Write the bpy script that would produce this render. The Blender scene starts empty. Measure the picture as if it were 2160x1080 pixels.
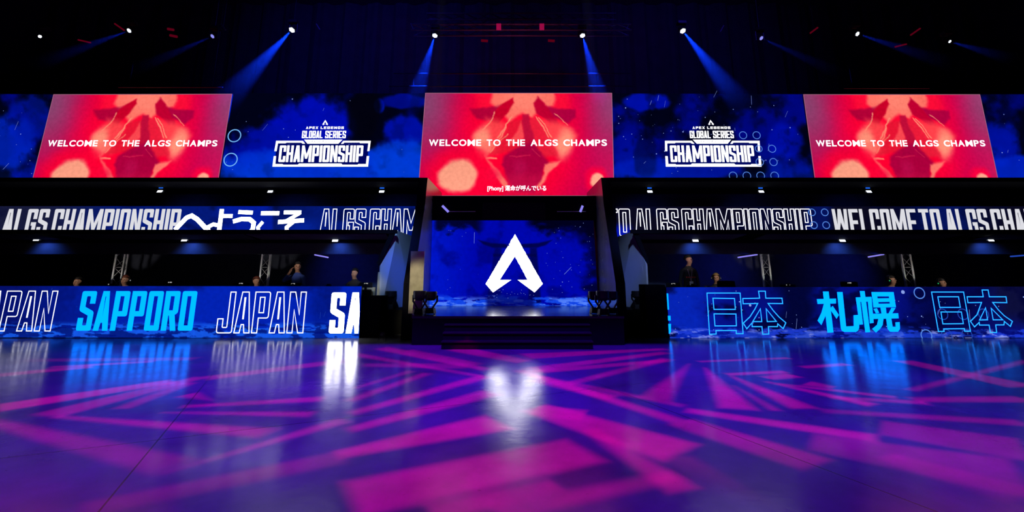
import bpy, bmesh, math, random
import numpy as np
from mathutils import Vector, Matrix
from mathutils.geometry import tessellate_polygon
random.seed(7)
S = bpy.context.scene
C = S.collection

# ------------------------------------------------------------------ camera, view, world, big lights
F = 1000.0            # focal length in photo pixels (2160 wide)
PX, PY = 1085.0, 356.0
PITCH = math.atan(0.2149)
CAM = Vector((0, 0, 1.6))
cp, sp = math.cos(PITCH), math.sin(PITCH)
cam = bpy.data.cameras.new('camera')
cam.sensor_width = 36.0
cam.lens = 36.0 * F / 2160.0
cam.shift_x = -(PX - 1080.0) / 2160.0
cam.shift_y = (PY - 540.0) / 2160.0
cam.clip_end = 200
co = bpy.data.objects.new('camera', cam)
C.objects.link(co)
co.location = CAM
co.rotation_euler = (math.pi / 2 + PITCH, 0, 0)
S.camera = co
S.view_settings.view_transform = 'Standard'
S.view_settings.look = 'None'
S.view_settings.exposure = 0.0
S.view_settings.gamma = 1.0
S.view_settings.use_curve_mapping = False
S.cycles.use_denoising = True
S.cycles.max_bounces = 6
S.cycles.volume_bounces = 0
S.cycles.sample_clamp_indirect = 4.0
W = bpy.data.worlds.new('world')
S.world = W
W.use_nodes = True
W.node_tree.nodes['Background'].inputs[0].default_value = (0.02, 0.02, 0.10, 1)
W.node_tree.nodes['Background'].inputs[1].default_value = 0.03


def srgb(r, g, b):
    f = lambda c: (c / 12.92 if c <= 0.04045 else ((c + 0.055) / 1.055) ** 2.4)
    return (f(r / 255.0), f(g / 255.0), f(b / 255.0))


def ray(px, py):
    xc, yc = (px - PX) / F, -(py - PY) / F
    return Vector((xc, cp - yc * sp, sp + yc * cp))


def at(px, py, Y):
    """the place on the upright plane at depth Y that the lens sees at a pixel of the photograph"""
    d = ray(px, py)
    return CAM + d * (Y / d.y)


def fl(px, py, z=0.0):
    d = ray(px, py)
    return CAM + d * ((z - CAM.z) / d.z)


def spot(name, loc, target, watts, color, size, blend=0.3, radius=0.05):
    l = bpy.data.lights.new(name, 'SPOT')
    l.energy = watts
    l.color = color
    l.spot_size = math.radians(size)
    l.spot_blend = blend
    l.shadow_soft_size = radius
    o = bpy.data.objects.new(name, l)
    C.objects.link(o)
    o.location = loc
    o.rotation_euler = (Vector(target) - Vector(loc)).to_track_quat('-Z', 'Y').to_euler()
    return o


# ---- gobo projectors over the hall: each throws a pattern of magenta bars on a blue wash
BARS = [  # (px0, py0, px1, py1, half thickness at each end in pixels, strength)
    (-20, 863, 372, 803, 7, 4, 1.0), (85, 880, 430, 794, 9, 4, .7), (-40, 884, 385, 988, 10, 26, .55),
    (110, 878, 580, 915, 4, 11, .8), (335, 870, 668, 874, 2, 6, .85), (375, 858, 690, 841, 3, 5, .85),
    (392, 832, 452, 846, 10, 2, .7), (425, 799, 735, 760, 4, 4, .7), (250, 864, 402, 806, 7, 6, .6),
    (150, 1082, 735, 962, 15, 13, .9), (330, 1003, 735, 884, 4, 8, .85), (-20, 793, 200, 772, 3, 3, .7),
    (100, 775, 330, 762, 2, 2, .6), (40, 760, 420, 757, 3, 3, .35),
    (900, 1085, 1180, 1020, 22, 16, .7), (1035, 1085, 1440, 1000, 20, 14, .6), (860, 738, 1015, 770, 3, 4, .7), (1120, 800, 1300, 840, 5, 7, .8), (1240, 905, 1450, 1040, 12, 26, .8), (745, 820, 870, 782, 3, 4, .7),
    (800, 733, 1034, 781, 5, 4, 1.0), (740, 746, 1027, 796, 4, 3, .8), (960, 735, 1110, 764, 6, 5, .9),
    (730, 848, 905, 786, 6, 5, .8), (730, 875, 1030, 792, 6, 6, .9), (725, 910, 1045, 826, 7, 9, 1.0),
    (700, 962, 1060, 888, 9, 17, 1.2), (720, 1056, 1245, 946, 34, 26, .9), (1088, 779, 1450, 895, 5, 8, 1.0),
    (1112, 790, 1450, 858, 4, 4, .7), (1120, 858, 1450, 958, 13, 24, 1.1), (1110, 786, 1410, 760, 4, 3, .9),
    (1098, 752, 1410, 736, 5, 2, .8), (1110, 781, 1410, 743, 5, 3, .85), (1378, 845, 1455, 766, 34, 5, .8),
    (1125, 864, 1235, 876, 9, 10, .9), (1190, 812, 1412, 756, 5, 5, .8), (760, 770, 990, 772, 3, 5, .5),
    (1486, 774, 1560, 866, 6, 42, .95), (1540, 792, 1702, 864, 3, 12, .95), (1612, 804, 1848, 856, 2, 5, .9),
    (1636, 809, 1895, 839, 2, 3, .8), (1440, 864, 1862, 927, 5, 8, .95), (1430, 888, 1735, 984, 12, 18, .95),
    (1420, 962, 1610, 1084, 22, 34, 1.0), (1725, 866, 2170, 893, 4, 6, .5), (1915, 825, 2170, 760, 6, 5, .55),
    (1920, 843, 2170, 842, 5, 6, .5), (1900, 760, 2170, 818, 4, 7, .55), (1470, 763, 1668, 755, 2, 2, .8),
    (1530, 790, 1660, 784, 3, 3, .9), (1615, 798, 1675, 791, 5, 6, .8), (1850, 900, 2170, 950, 12, 18, .45),
    (1545, 812, 1640, 868, 3, 8, .8), (1462, 775, 1476, 850, 4, 8, .5), (1700, 930, 2170, 1010, 14, 30, .5), (1745, 838, 1960, 850, 3, 4, .6), (1860, 960, 2170, 1050, 10, 20, .4),
    (1690, 775, 1790, 768, 3, 3, .7), (1700, 808, 1760, 818, 5, 3, .7),
]


def gobo_group():
    g = bpy.data.node_groups.new('gobo_bar', 'ShaderNodeTree')
    for n in ('u', 'v', 'ax', 'ay', 'dx', 'dy', 'w0', 'dw', 'gain', 'soft'):
        g.interface.new_socket(n, in_out='INPUT', socket_type='NodeSocketFloat')
    g.interface.new_socket('m', in_out='OUTPUT', socket_type='NodeSocketFloat')
    N, L = g.nodes, g.links
    i, o = N.new('NodeGroupInput'), N.new('NodeGroupOutput')

    def M(op, a, b=None, c=None):
        n = N.new('ShaderNodeMath')
        n.operation = op
        for k, x in enumerate((a, b, c)):
            if x is None:
                continue
            if isinstance(x, (int, float)):
                n.inputs[k].default_value = x
            else:
                L.new(x, n.inputs[k])
        return n.outputs[0]
    I = i.outputs
    ru, rv = M('SUBTRACT', I['u'], I['ax']), M('SUBTRACT', I['v'], I['ay'])
    s = M('ADD', M('MULTIPLY', ru, I['dx']), M('MULTIPLY', rv, I['dy']))      # 0..1 along the bar
    n_ = M('SUBTRACT', M('MULTIPLY', ru, I['dy']), M('MULTIPLY', rv, I['dx']))  # across, in lengths
    w = M('MULTIPLY_ADD', s, I['dw'], I['w0'])
    e = M('DIVIDE', M('SUBTRACT', w, M('ABSOLUTE', n_)), I['soft'])
    e = M('MINIMUM', e, M('DIVIDE', s, 0.06))
    e = M('MINIMUM', e, M('DIVIDE', M('SUBTRACT', 1.0, s), 0.06))
    e = M('MINIMUM', M('MAXIMUM', e, 0.0), 1.0)
    L.new(M('MULTIPLY', e, I['gain']), o.inputs['m'])
    return g


GG = gobo_group()


def gobo_lamp(name, loc, watts, bars, size, aim, col_bar, col_wash, wash_noise=6.0):
    o = spot(name, loc, aim, watts, (1, 1, 1), size, 0.6, 0.03)
    l = o.data
    l.use_nodes = True
    nt = l.node_tree
    N, L = nt.nodes, nt.links
    em = N['Emission']
    tc = N.new('ShaderNodeTexCoord')
    vt = N.new('ShaderNodeSeparateXYZ')
    L.new(tc.outputs['Normal'], vt.inputs[0])
    R = o.rotation_euler.to_matrix()

    def mth(op, a, b):
        n = N.new('ShaderNodeMath')
        n.operation = op
        for k, x in enumerate((a, b)):
            if isinstance(x, (int, float)):
                n.inputs[k].default_value = x
            else:
                L.new(x, n.inputs[k])
        return n.outputs[0]
    u = mth('DIVIDE', vt.outputs[0], vt.outputs[2])
    v = mth('DIVIDE', vt.outputs[1], vt.outputs[2])

    def uv(p):
        d = R.transposed() @ (Vector(p) - Vector(loc))
        return Vector((d.x / d.z, d.y / d.z))
    total = None
    for (x0, y0, x1, y1, h0, h1, gain) in bars:
        h0, h1 = h0 * 1.45, h1 * 1.45
        a, b = uv(fl(x0, y0)), uv(fl(x1, y1))
        t = b - a
        ln = t.length
        t = t / ln

        def half(x, y, h):
            q = uv(fl(x, y + h)) - uv(fl(x, y - h))
            return abs(q.x * t.y - q.y * t.x) / 2
        w0, w1 = half(x0, y0, h0), half(x1, y1, h1)
        g = N.new('ShaderNodeGroup')
        g.node_tree = GG
        L.new(u, g.inputs['u'])
        L.new(v, g.inputs['v'])
        for k, val in (('ax', a.x), ('ay', a.y), ('dx', t.x / ln), ('dy', t.y / ln), ('w0', w0 / ln), ('dw', (w1 - w0) / ln), ('gain', gain), ('soft', max(0.012 / ln, 0.35 * min(w0, w1) / ln))):
            g.inputs[k].default_value = val
        total = g.outputs[0] if total is None else mth('ADD', total, g.outputs[0])
    total = mth('MINIMUM', total, 1.5)
    # framing shutter: nothing lands beyond the edge of the open floor
    sa, sb = uv(Vector((-20, 11.3, 0))), uv(Vector((20, 11.3, 0)))
    st_ = (sb - sa).normalized()
    nn = Vector((-st_.y, st_.x))
    if (uv(Vector((0, 6, 0))) - sa).dot(nn) < 0:
        nn = -nn
    cut = mth('ADD', mth('MULTIPLY', u, nn.x), mth('MULTIPLY', v, nn.y))
    cut = mth('DIVIDE', mth('SUBTRACT', cut, sa.dot(nn)), 0.035)
    cut = mth('MINIMUM', mth('MAXIMUM', cut, 0.0), 1.0)
    ns = N.new('ShaderNodeTexNoise')
    ns.inputs['Scale'].default_value = wash_noise
    L.new(tc.outputs['Normal'], ns.inputs['Vector'])
    wash = N.new('ShaderNodeMix')
    wash.data_type = 'RGBA'
    wash.inputs[6].default_value = (*[c * 0.35 for c in col_wash], 1)
    wash.inputs[7].default_value = (*[c * 1.55 for c in col_wash], 1)
    L.new(ns.outputs[0], wash.inputs[0])
    mx = N.new('ShaderNodeMix')
    mx.data_type = 'RGBA'
    mx.clamp_factor = False
    mx.inputs[7].default_value = (*col_bar, 1)
    L.new(wash.outputs[2], mx.inputs[6])
    L.new(total, mx.inputs[0])
    L.new(mx.outputs[2], em.inputs[0])
    L.new(cut, em.inputs[1])
    return o


MAG, BLU = (1.0, 0.0, 0.78), (0.003, 0.001, 0.50)
gobo_lamp('gobo_spot_left', (-4.5, 7.0, 10.5), 15000, BARS[:14], 61, (-4.2, 8.7, 0), MAG, (0.05, 0.001, 0.52))
gobo_lamp('gobo_spot_centre', (0.2, 6.0, 10.5), 14500, BARS[14:38], 72, (0.1, 6.8, 0), MAG, (0.075, 0.0, 0.55))
gobo_lamp('gobo_spot_right', (4.8, 7.0, 10.5), 15000, BARS[38:], 61, (4.6, 8.7, 0), MAG, BLU)
# soft lavender front light on the booth ends, white columns down the portal
spot('key_on_left_booth_end', (-2.1, 5.5, 6.3), (-3.35, 13.1, 2.0), 2000, (0.25, 0.48, 1.0), 17, 0.9, 0.2)
spot('key_on_right_booth_end', (2.1, 5.5, 6.3), (3.4, 13.2, 1.8), 1500, (0.36, 0.52, 1.0), 17, 0.9, 0.2)
spot('added_drape_wash_left', (-6, 10, 12.0), (-6, 19, 10), 1100, (0.03, 0.03, 1.0), 90, 1.0, 0.5)  # added pair of blue spots, drape glow standing in for blue haze
spot('added_drape_wash_right', (6, 10, 12.0), (6, 19, 10), 600, (0.05, 0.03, 1.0), 90, 1.0, 0.5)

spot('blue_on_left_booth_end', (-2.2, 6.0, 6.0), (-3.1, 14.1, 1.1), 4200, (0.0, 0.04, 1.0), 9, 0.9, 0.2)
spot('blue_on_right_booth_end', (2.2, 6.0, 6.0), (3.1, 14.1, 1.2), 1500, (0.0, 0.05, 1.0), 9, 0.9, 0.2)

spot('added_spot_on_portal_face', (-1.6, 5.5, 5.8), (-2.36, 11.7, 1.25), 2000, (1.0, .92, .62), 8, .7, 0.1)  # added unseen warm spot that brightens the pale portal face
spot('added_spot_on_desk_end', (-2.9, 5.5, 6.0), (-3.6, 13.05, 1.15), 900, (1.0, .92, .66), 3.0, .7, 0.1)  # added unseen warm spot that brightens the plywood at the desk end

# ------------------------------------------------------------------ helpers
def tag(o, label=None, cat=None, group=None, kind=None):
    if label:
        o['label'] = label
    if cat:
        o['category'] = cat
    if group:
        o['group'] = group
    if kind:
        o['kind'] = kind
    return o


def thing(name, label, cat, loc=(0, 0, 0), group=None):
    o = bpy.data.objects.new(name, None)
    o.empty_display_size = 0.2
    C.objects.link(o)
    o.location = loc
    return tag(o, label, cat, group)


def wloc(p):
    v = Vector((0, 0, 0))
    while p is not None:
        v += Vector(p.location)
        p = p.parent
    return v


def link(name, me, m, parent=None, smooth=False):
    o = bpy.data.objects.new(name, me)
    if m is not None:
        for k in (m if isinstance(m, (list, tuple)) else [m]):
            me.materials.append(k)
    C.objects.link(o)
    if parent is not None:
        o.parent = parent
    if smooth:
        for p in me.polygons:
            p.use_smooth = True
    return o


def pyd(name, verts, faces, m, parent=None, smooth=False):
    """mesh in world coordinates, stored relative to its parent's place"""
    off = wloc(parent) if parent is not None else Vector((0, 0, 0))
    me = bpy.data.meshes.new(name)
    me.from_pydata([tuple(Vector(v) - off) for v in verts], [], faces)
    me.update()
    return link(name, me, m, parent, smooth)


def bmo(name, bm, m, parent=None, smooth=False, world=True):
    if world and parent is not None:
        bmesh.ops.translate(bm, vec=-wloc(parent), verts=bm.verts)
    me = bpy.data.meshes.new(name)
    bm.to_mesh(me)
    bm.free()
    return link(name, me, m, parent, smooth)


def box(bm, x0, x1, y0, y1, z0, z1, bev=0.0):
    r = bmesh.ops.create_cube(bm, size=1.0)
    vs = r['verts']
    bmesh.ops.scale(bm, vec=(x1 - x0, y1 - y0, z1 - z0), verts=vs)
    bmesh.ops.translate(bm, vec=((x0 + x1) / 2, (y0 + y1) / 2, (z0 + z1) / 2), verts=vs)
    if bev:
        es = list({e for v in vs for e in v.link_edges})
        bmesh.ops.bevel(bm, geom=es, offset=bev, segments=2, affect='EDGES')
    return bm


def boxo(name, x0, x1, y0, y1, z0, z1, m, parent=None, bev=0.0):
    return bmo(name, box(bmesh.new(), min(x0, x1), max(x0, x1), y0, y1, z0, z1, bev), m, parent)


def tube(bm, a, b, r, seg=8, r2=None):
    a, b = Vector(a), Vector(b)
    d = b - a
    res = bmesh.ops.create_cone(bm, cap_ends=True, segments=seg, radius1=r, radius2=r if r2 is None else r2, depth=d.length)
    M = Matrix.Translation((a + b) / 2) @ d.to_track_quat('Z', 'Y').to_matrix().to_4x4()
    bmesh.ops.transform(bm, matrix=M, verts=res['verts'])
    return bm


def prism(pts, thick):
    """solid sheet: a planar polygon of world points pushed back along its normal"""
    pts = [Vector(p) for p in pts]
    n = (pts[1] - pts[0]).cross(pts[2] - pts[0]).normalized() * thick
    k = len(pts)
    v = pts + [p + n for p in pts]
    f = [tuple(range(k)), tuple(range(2 * k - 1, k - 1, -1))] + [(i, i + k, (i + 1) % k + k, (i + 1) % k) for i in range(k)]
    return v, f


def copy_tree(o, parent=None):
    c = o.copy()
    C.objects.link(c)
    if parent is not None:
        c.parent = parent
    for ch in list(o.children):
        copy_tree(ch, c)
    return c


# ------------------------------------------------------------------ materials
def mat(name, col, rough=0.6, metal=0.0, emit=None, strength=1.0, var=0.15, scale=6.0, spec=0.5):
    m = bpy.data.materials.new(name)
    m.use_nodes = True
    nt = m.node_tree
    b = nt.nodes['Principled BSDF']
    b.inputs['Roughness'].default_value = rough
    b.inputs['Metallic'].default_value = metal
    b.inputs['Specular IOR Level'].default_value = spec
    tc = nt.nodes.new('ShaderNodeTexCoord')
    ns = nt.nodes.new('ShaderNodeTexNoise')
    ns.inputs['Scale'].default_value = scale
    ns.inputs['Detail'].default_value = 4
    nt.links.new(tc.outputs['Object'], ns.inputs['Vector'])
    cr = nt.nodes.new('ShaderNodeValToRGB')
    cr.color_ramp.elements[0].color = (*[c * (1 - var) for c in col], 1)
    cr.color_ramp.elements[1].color = (*[min(1, c * (1 + var)) for c in col], 1)
    cr.color_ramp.elements[0].position = 0.3
    cr.color_ramp.elements[1].position = 0.7
    nt.links.new(ns.outputs['Fac'], cr.inputs[0])
    nt.links.new(cr.outputs[0], b.inputs['Base Color'])
    if emit:
        b.inputs['Emission Color'].default_value = (*emit, 1)
        b.inputs['Emission Strength'].default_value = strength
    return m


def glow(name, col, strength=1.0):
    m = bpy.data.materials.new(name)
    m.use_nodes = True
    nt = m.node_tree
    nt.nodes.clear()
    o = nt.nodes.new('ShaderNodeOutputMaterial')
    e = nt.nodes.new('ShaderNodeEmission')
    e.inputs[0].default_value = (*col, 1)
    e.inputs[1].default_value = strength
    nt.links.new(e.outputs[0], o.inputs[0])
    return m


def display_mat(name, strength=1.0, grain=0.12, scale=9.0):
    """video content of an LED wall: stored picture colour with a little LED grain"""
    m = bpy.data.materials.new(name)
    m.use_nodes = True
    nt = m.node_tree
    nt.nodes.clear()
    o = nt.nodes.new('ShaderNodeOutputMaterial')
    e = nt.nodes.new('ShaderNodeEmission')
    a = nt.nodes.new('ShaderNodeVertexColor')
    a.layer_name = 'Picture'
    tc = nt.nodes.new('ShaderNodeTexCoord')
    ns = nt.nodes.new('ShaderNodeTexNoise')
    ns.inputs['Scale'].default_value = scale
    ns.inputs['Detail'].default_value = 6
    mr = nt.nodes.new('ShaderNodeMapRange')
    mr.inputs['To Min'].default_value = strength * (1 - grain * 2)
    mr.inputs['To Max'].default_value = strength * (1 + grain * 2)
    nt.links.new(tc.outputs['Object'], ns.inputs['Vector'])
    nt.links.new(ns.outputs['Fac'], mr.inputs['Value'])
    nt.links.new(a.outputs['Color'], e.inputs[0])
    nt.links.new(mr.outputs[0], e.inputs[1])
    nt.links.new(e.outputs[0], o.inputs[0])
    return m


BLACK = mat('matte_black_paint', (0.005, 0.005, 0.009), 0.85, spec=0.03)
BLACK2 = mat('black_stage_skirt', (0.007, 0.0065, 0.007), 0.8, scale=14, spec=0.1)
CASE = mat('black_plastic_case', (0.012, 0.012, 0.014), 0.4, spec=0.35)
DARKM = mat('dark_metal', (0.05, 0.05, 0.055), 0.35, 0.8)
LACE = mat('dull_aluminium', (0.35, 0.35, 0.36), 0.5, 0.4)
ALU = mat('aluminium_tube', (0.75, 0.74, 0.70), 0.4, 0.25)
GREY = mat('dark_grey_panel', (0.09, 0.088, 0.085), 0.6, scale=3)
SOFFIT_LIT = mat('lit_soffit_board', (0.16, 0.145, 0.13), 0.6, scale=3)
DRAPE = mat('navy_black_drape', (0.05, 0.05, 0.07), 0.9, scale=2.0)
WINGM = mat('painted_booth_end', (0.42, 0.45, 0.50), 0.45, scale=1.2, var=0.08)
PORTAL = mat('charcoal_portal_board', (0.20, 0.20, 0.20), 0.22, scale=2, spec=0.9)
PLY_AND_FACE = mat('pale_plywood_and_lit_face', (0.42, 0.37, 0.24), 0.6, scale=5, var=0.2)  # plywood colour, also used to paint the lit portal face
DECK = mat('glossy_black_deck', (0.03, 0.03, 0.035), 0.16, scale=4)
SKIN = mat('skin', (0.50, 0.27, 0.18), 0.5)
HAIRD = mat('dark_hair', (0.012, 0.010, 0.010), 0.5)
HAIRR = mat('reddish_hair', (0.14, 0.035, 0.02), 0.5)
HAIRB = mat('fair_hair', (0.35, 0.22, 0.09), 0.5)
CLOB = mat('black_hoodie', (0.012, 0.012, 0.015), 0.85)
CLOG = mat('grey_jersey', (0.28, 0.29, 0.31), 0.8)
CLOR = mat('red_jersey', (0.32, 0.03, 0.03), 0.8)
CLOU = mat('blue_shirt', (0.03, 0.07, 0.35), 0.8)
EYE = mat('eye_dark', (0.02, 0.015, 0.012), 0.2)
LIP = mat('lip', (0.33, 0.12, 0.10), 0.5)
WHT = glow('led_white', srgb(250, 250, 255), 6.5)
WHTL = glow('led_logo_white', srgb(250, 250, 255), 1.8)
WHT2 = glow('led_soft_white', srgb(225, 225, 232), 0.95)
LINEW = glow('led_line_white', srgb(240, 240, 255), 2.0)
LINEC = glow('led_line_cyan', (0.03, 0.62, 3.0), 1.0)
CYAN = glow('led_cyan', (0.0, 0.54, 3.2), 1.0)
SPARK = glow('led_spark', srgb(150, 175, 255), 0.8)
RING = glow('led_ring', srgb(95, 150, 255), 0.75)
RINGB = glow('led_ring_bright', srgb(120, 190, 255), .95)
RINGD = glow('led_ring_dim', srgb(45, 90, 225), 0.6)
NAVYT = glow('led_dark_text', srgb(40, 45, 90), 0.8)
LENSW = glow('cold_white_lens', (0.80, 0.88, 1.0), 3.0)
GLINTB = glow('blue_ceiling_glint', srgb(30, 110, 255), 0.9)
TUBE = glow('violet_tube', srgb(150, 140, 255), 0.9)
HEADL = glow('moving_head_lens', (0.78, 0.86, 1.0), 4.0)
HEADD = glow('dim_moving_head_lens', srgb(150, 150, 255), 0.9)
RED_GLOW = glow('red_light_on_brace', srgb(110, 0, 30), 0.55)  # red light on the braces, put in as a glow of their own
PINKB = mat('magenta_lit_brace', (0.55, 0.03, 0.16), 0.4, 0.0, srgb(190, 20, 90), 0.45)  # magenta light on the frames is put into colour and emission
MARK = glow('small_white_mark', srgb(205, 205, 205), 0.7)
MONG = glow('monitor_glow', (.8, .85, 1.0), 1.6)
GREENL = glow('green_led', srgb(40, 200, 120), 0.7)
PIC = display_mat('led_picture')
PICN = display_mat('led_nebula_picture', 1.0, 0.12, 2.2)


def floor_mat():
    m = bpy.data.materials.new('polished_concrete')
    m.use_nodes = True
    nt = m.node_tree
    N, L = nt.nodes, nt.links
    b = N['Principled BSDF']
    tc = N.new('ShaderNodeTexCoord')

    def noise(scale, detail, rough=0.6):
        n = N.new('ShaderNodeTexNoise')
        n.inputs['Scale'].default_value = scale
        n.inputs['Detail'].default_value = detail
        n.inputs['Roughness'].default_value = rough
        L.new(tc.outputs['Object'], n.inputs['Vector'])
        return n.outputs['Fac']

    def ramp(src, a, bb, p0=0.3, p1=0.7):
        r = N.new('ShaderNodeValToRGB')
        r.color_ramp.elements[0].color = (*a, 1)
        r.color_ramp.elements[1].color = (*bb, 1)
        r.color_ramp.elements[0].position = p0
        r.color_ramp.elements[1].position = p1
        L.new(src, r.inputs[0])
        return r.outputs[0]
    base = ramp(noise(0.9, 10), (0.075, 0.075, 0.078), (0.135, 0.132, 0.13))
    spots = ramp(noise(14, 5, 0.7), (0.35, 0.35, 0.35), (1, 1, 1), 0.27, 0.36)
    mul = N.new('ShaderNodeMix')
    mul.data_type = 'RGBA'
    mul.blend_type = 'MULTIPLY'
    mul.inputs[0].default_value = 0.6
    L.new(base, mul.inputs[6])
    L.new(spots, mul.inputs[7])
    # saw-cut joints of the slab: a slightly turned grid
    mp = N.new('ShaderNodeMapping')
    mp.inputs['Rotation'].default_value = (0, 0, math.radians(-24))
    mp.inputs['Location'].default_value = (1.1, 2.2, 0)
    L.new(tc.outputs['Object'], mp.inputs['Vector'])
    br = N.new('ShaderNodeTexBrick')
    br.offset = 0.0
    br.inputs['Color1'].default_value = (1, 1, 1, 1)
    br.inputs['Color2'].default_value = (1, 1, 1, 1)
    br.inputs['Mortar'].default_value = (0.3, 0.3, 0.3, 1)
    br.inputs['Scale'].default_value = 1.0
    br.inputs['Mortar Size'].default_value = 0.007
    br.inputs['Brick Width'].default_value = 5.2
    br.inputs['Row Height'].default_value = 4.1
    L.new(mp.outputs[0], br.inputs['Vector'])
    mul2 = N.new('ShaderNodeMix')
    mul2.data_type = 'RGBA'
    mul2.blend_type = 'MULTIPLY'
    mul2.inputs[0].default_value = 1.0
    L.new(mul.outputs[2], mul2.inputs[6])
    L.new(br.outputs['Color'], mul2.inputs[7])
    L.new(mul2.outputs[2], b.inputs['Base Color'])
    rr = N.new('ShaderNodeMapRange')
    rr.inputs['To Min'].default_value = 0.10
    rr.inputs['To Max'].default_value = 0.26
    L.new(noise(2.2, 8), rr.inputs['Value'])
    L.new(rr.outputs[0], b.inputs['Roughness'])
    b.inputs['Specular IOR Level'].default_value = 0.5
    b.inputs['IOR'].default_value = 1.29
    bp = N.new('ShaderNodeBump')
    bp.inputs['Strength'].default_value = 0.10
    bp.inputs['Distance'].default_value = 0.02
    L.new(noise(3.5, 8), bp.inputs['Height'])
    L.new(bp.outputs[0], b.inputs['Normal'])
    return m


# ------------------------------------------------------------------ the setting
def struct(name, v, f, m):
    o = pyd(name, v, f, m)
    o['kind'] = 'structure'
    return o


struct('floor', [(-22, -8, 0), (22, -8, 0), (22, 21, 0), (-22, 21, 0)], [(0, 1, 2, 3)], floor_mat())
struct('ceiling', [(-22, -8, 14), (22, -8, 14), (22, 21, 14), (-22, 21, 14)], [(3, 2, 1, 0)], DRAPE)
# pleated drape behind everything
dv, dfc = [], []
nx = 260
for i in range(nx + 1):
    x = -22 + 44 * i / nx
    y = 20.4 + 0.12 * math.sin(x * 5.0) + 0.05 * math.sin(x * 13 + 1)
    dv += [(x, y, 0), (x, y, 14)]
    if i:
        dfc.append((2 * i - 2, 2 * i, 2 * i + 1, 2 * i - 1))
struct('wall_back', dv, dfc, DRAPE)
struct('wall_left', [(-22, -8, 0), (-22, 21, 0), (-22, 21, 14), (-22, -8, 14)], [(0, 1, 2, 3)], DRAPE)
struct('wall_right', [(22, -8, 0), (22, 21, 0), (22, 21, 14), (22, -8, 14)], [(3, 2, 1, 0)], DRAPE)
struct('wall_front', [(-22, -8, 0), (22, -8, 0), (22, -8, 14), (-22, -8, 14)], [(3, 2, 1, 0)], DRAPE)

# ------------------------------------------------------------------ lettering
def arc(p, a, b, r, n=4):
    p, a, b = Vector(p), Vector(a), Vector(b)
    d1, d2 = (a - p).normalized(), (b - p).normalized()
    s, e = p + d1 * r, p + d2 * r
    return [(s * (1 - t) ** 2 + p * 2 * t * (1 - t) + e * t * t) for t in [k / n for k in range(n + 1)]]


def rnd(pts):
    out = []
    k = len(pts)
    for i, p in enumerate(pts):
        if len(p) > 2 and p[2] > 0:
            out += [tuple(q) for q in arc(p[:2], pts[i - 1][:2], pts[(i + 1) % k][:2], p[2])]
        else:
            out.append((p[0], p[1]))
    return out


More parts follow.
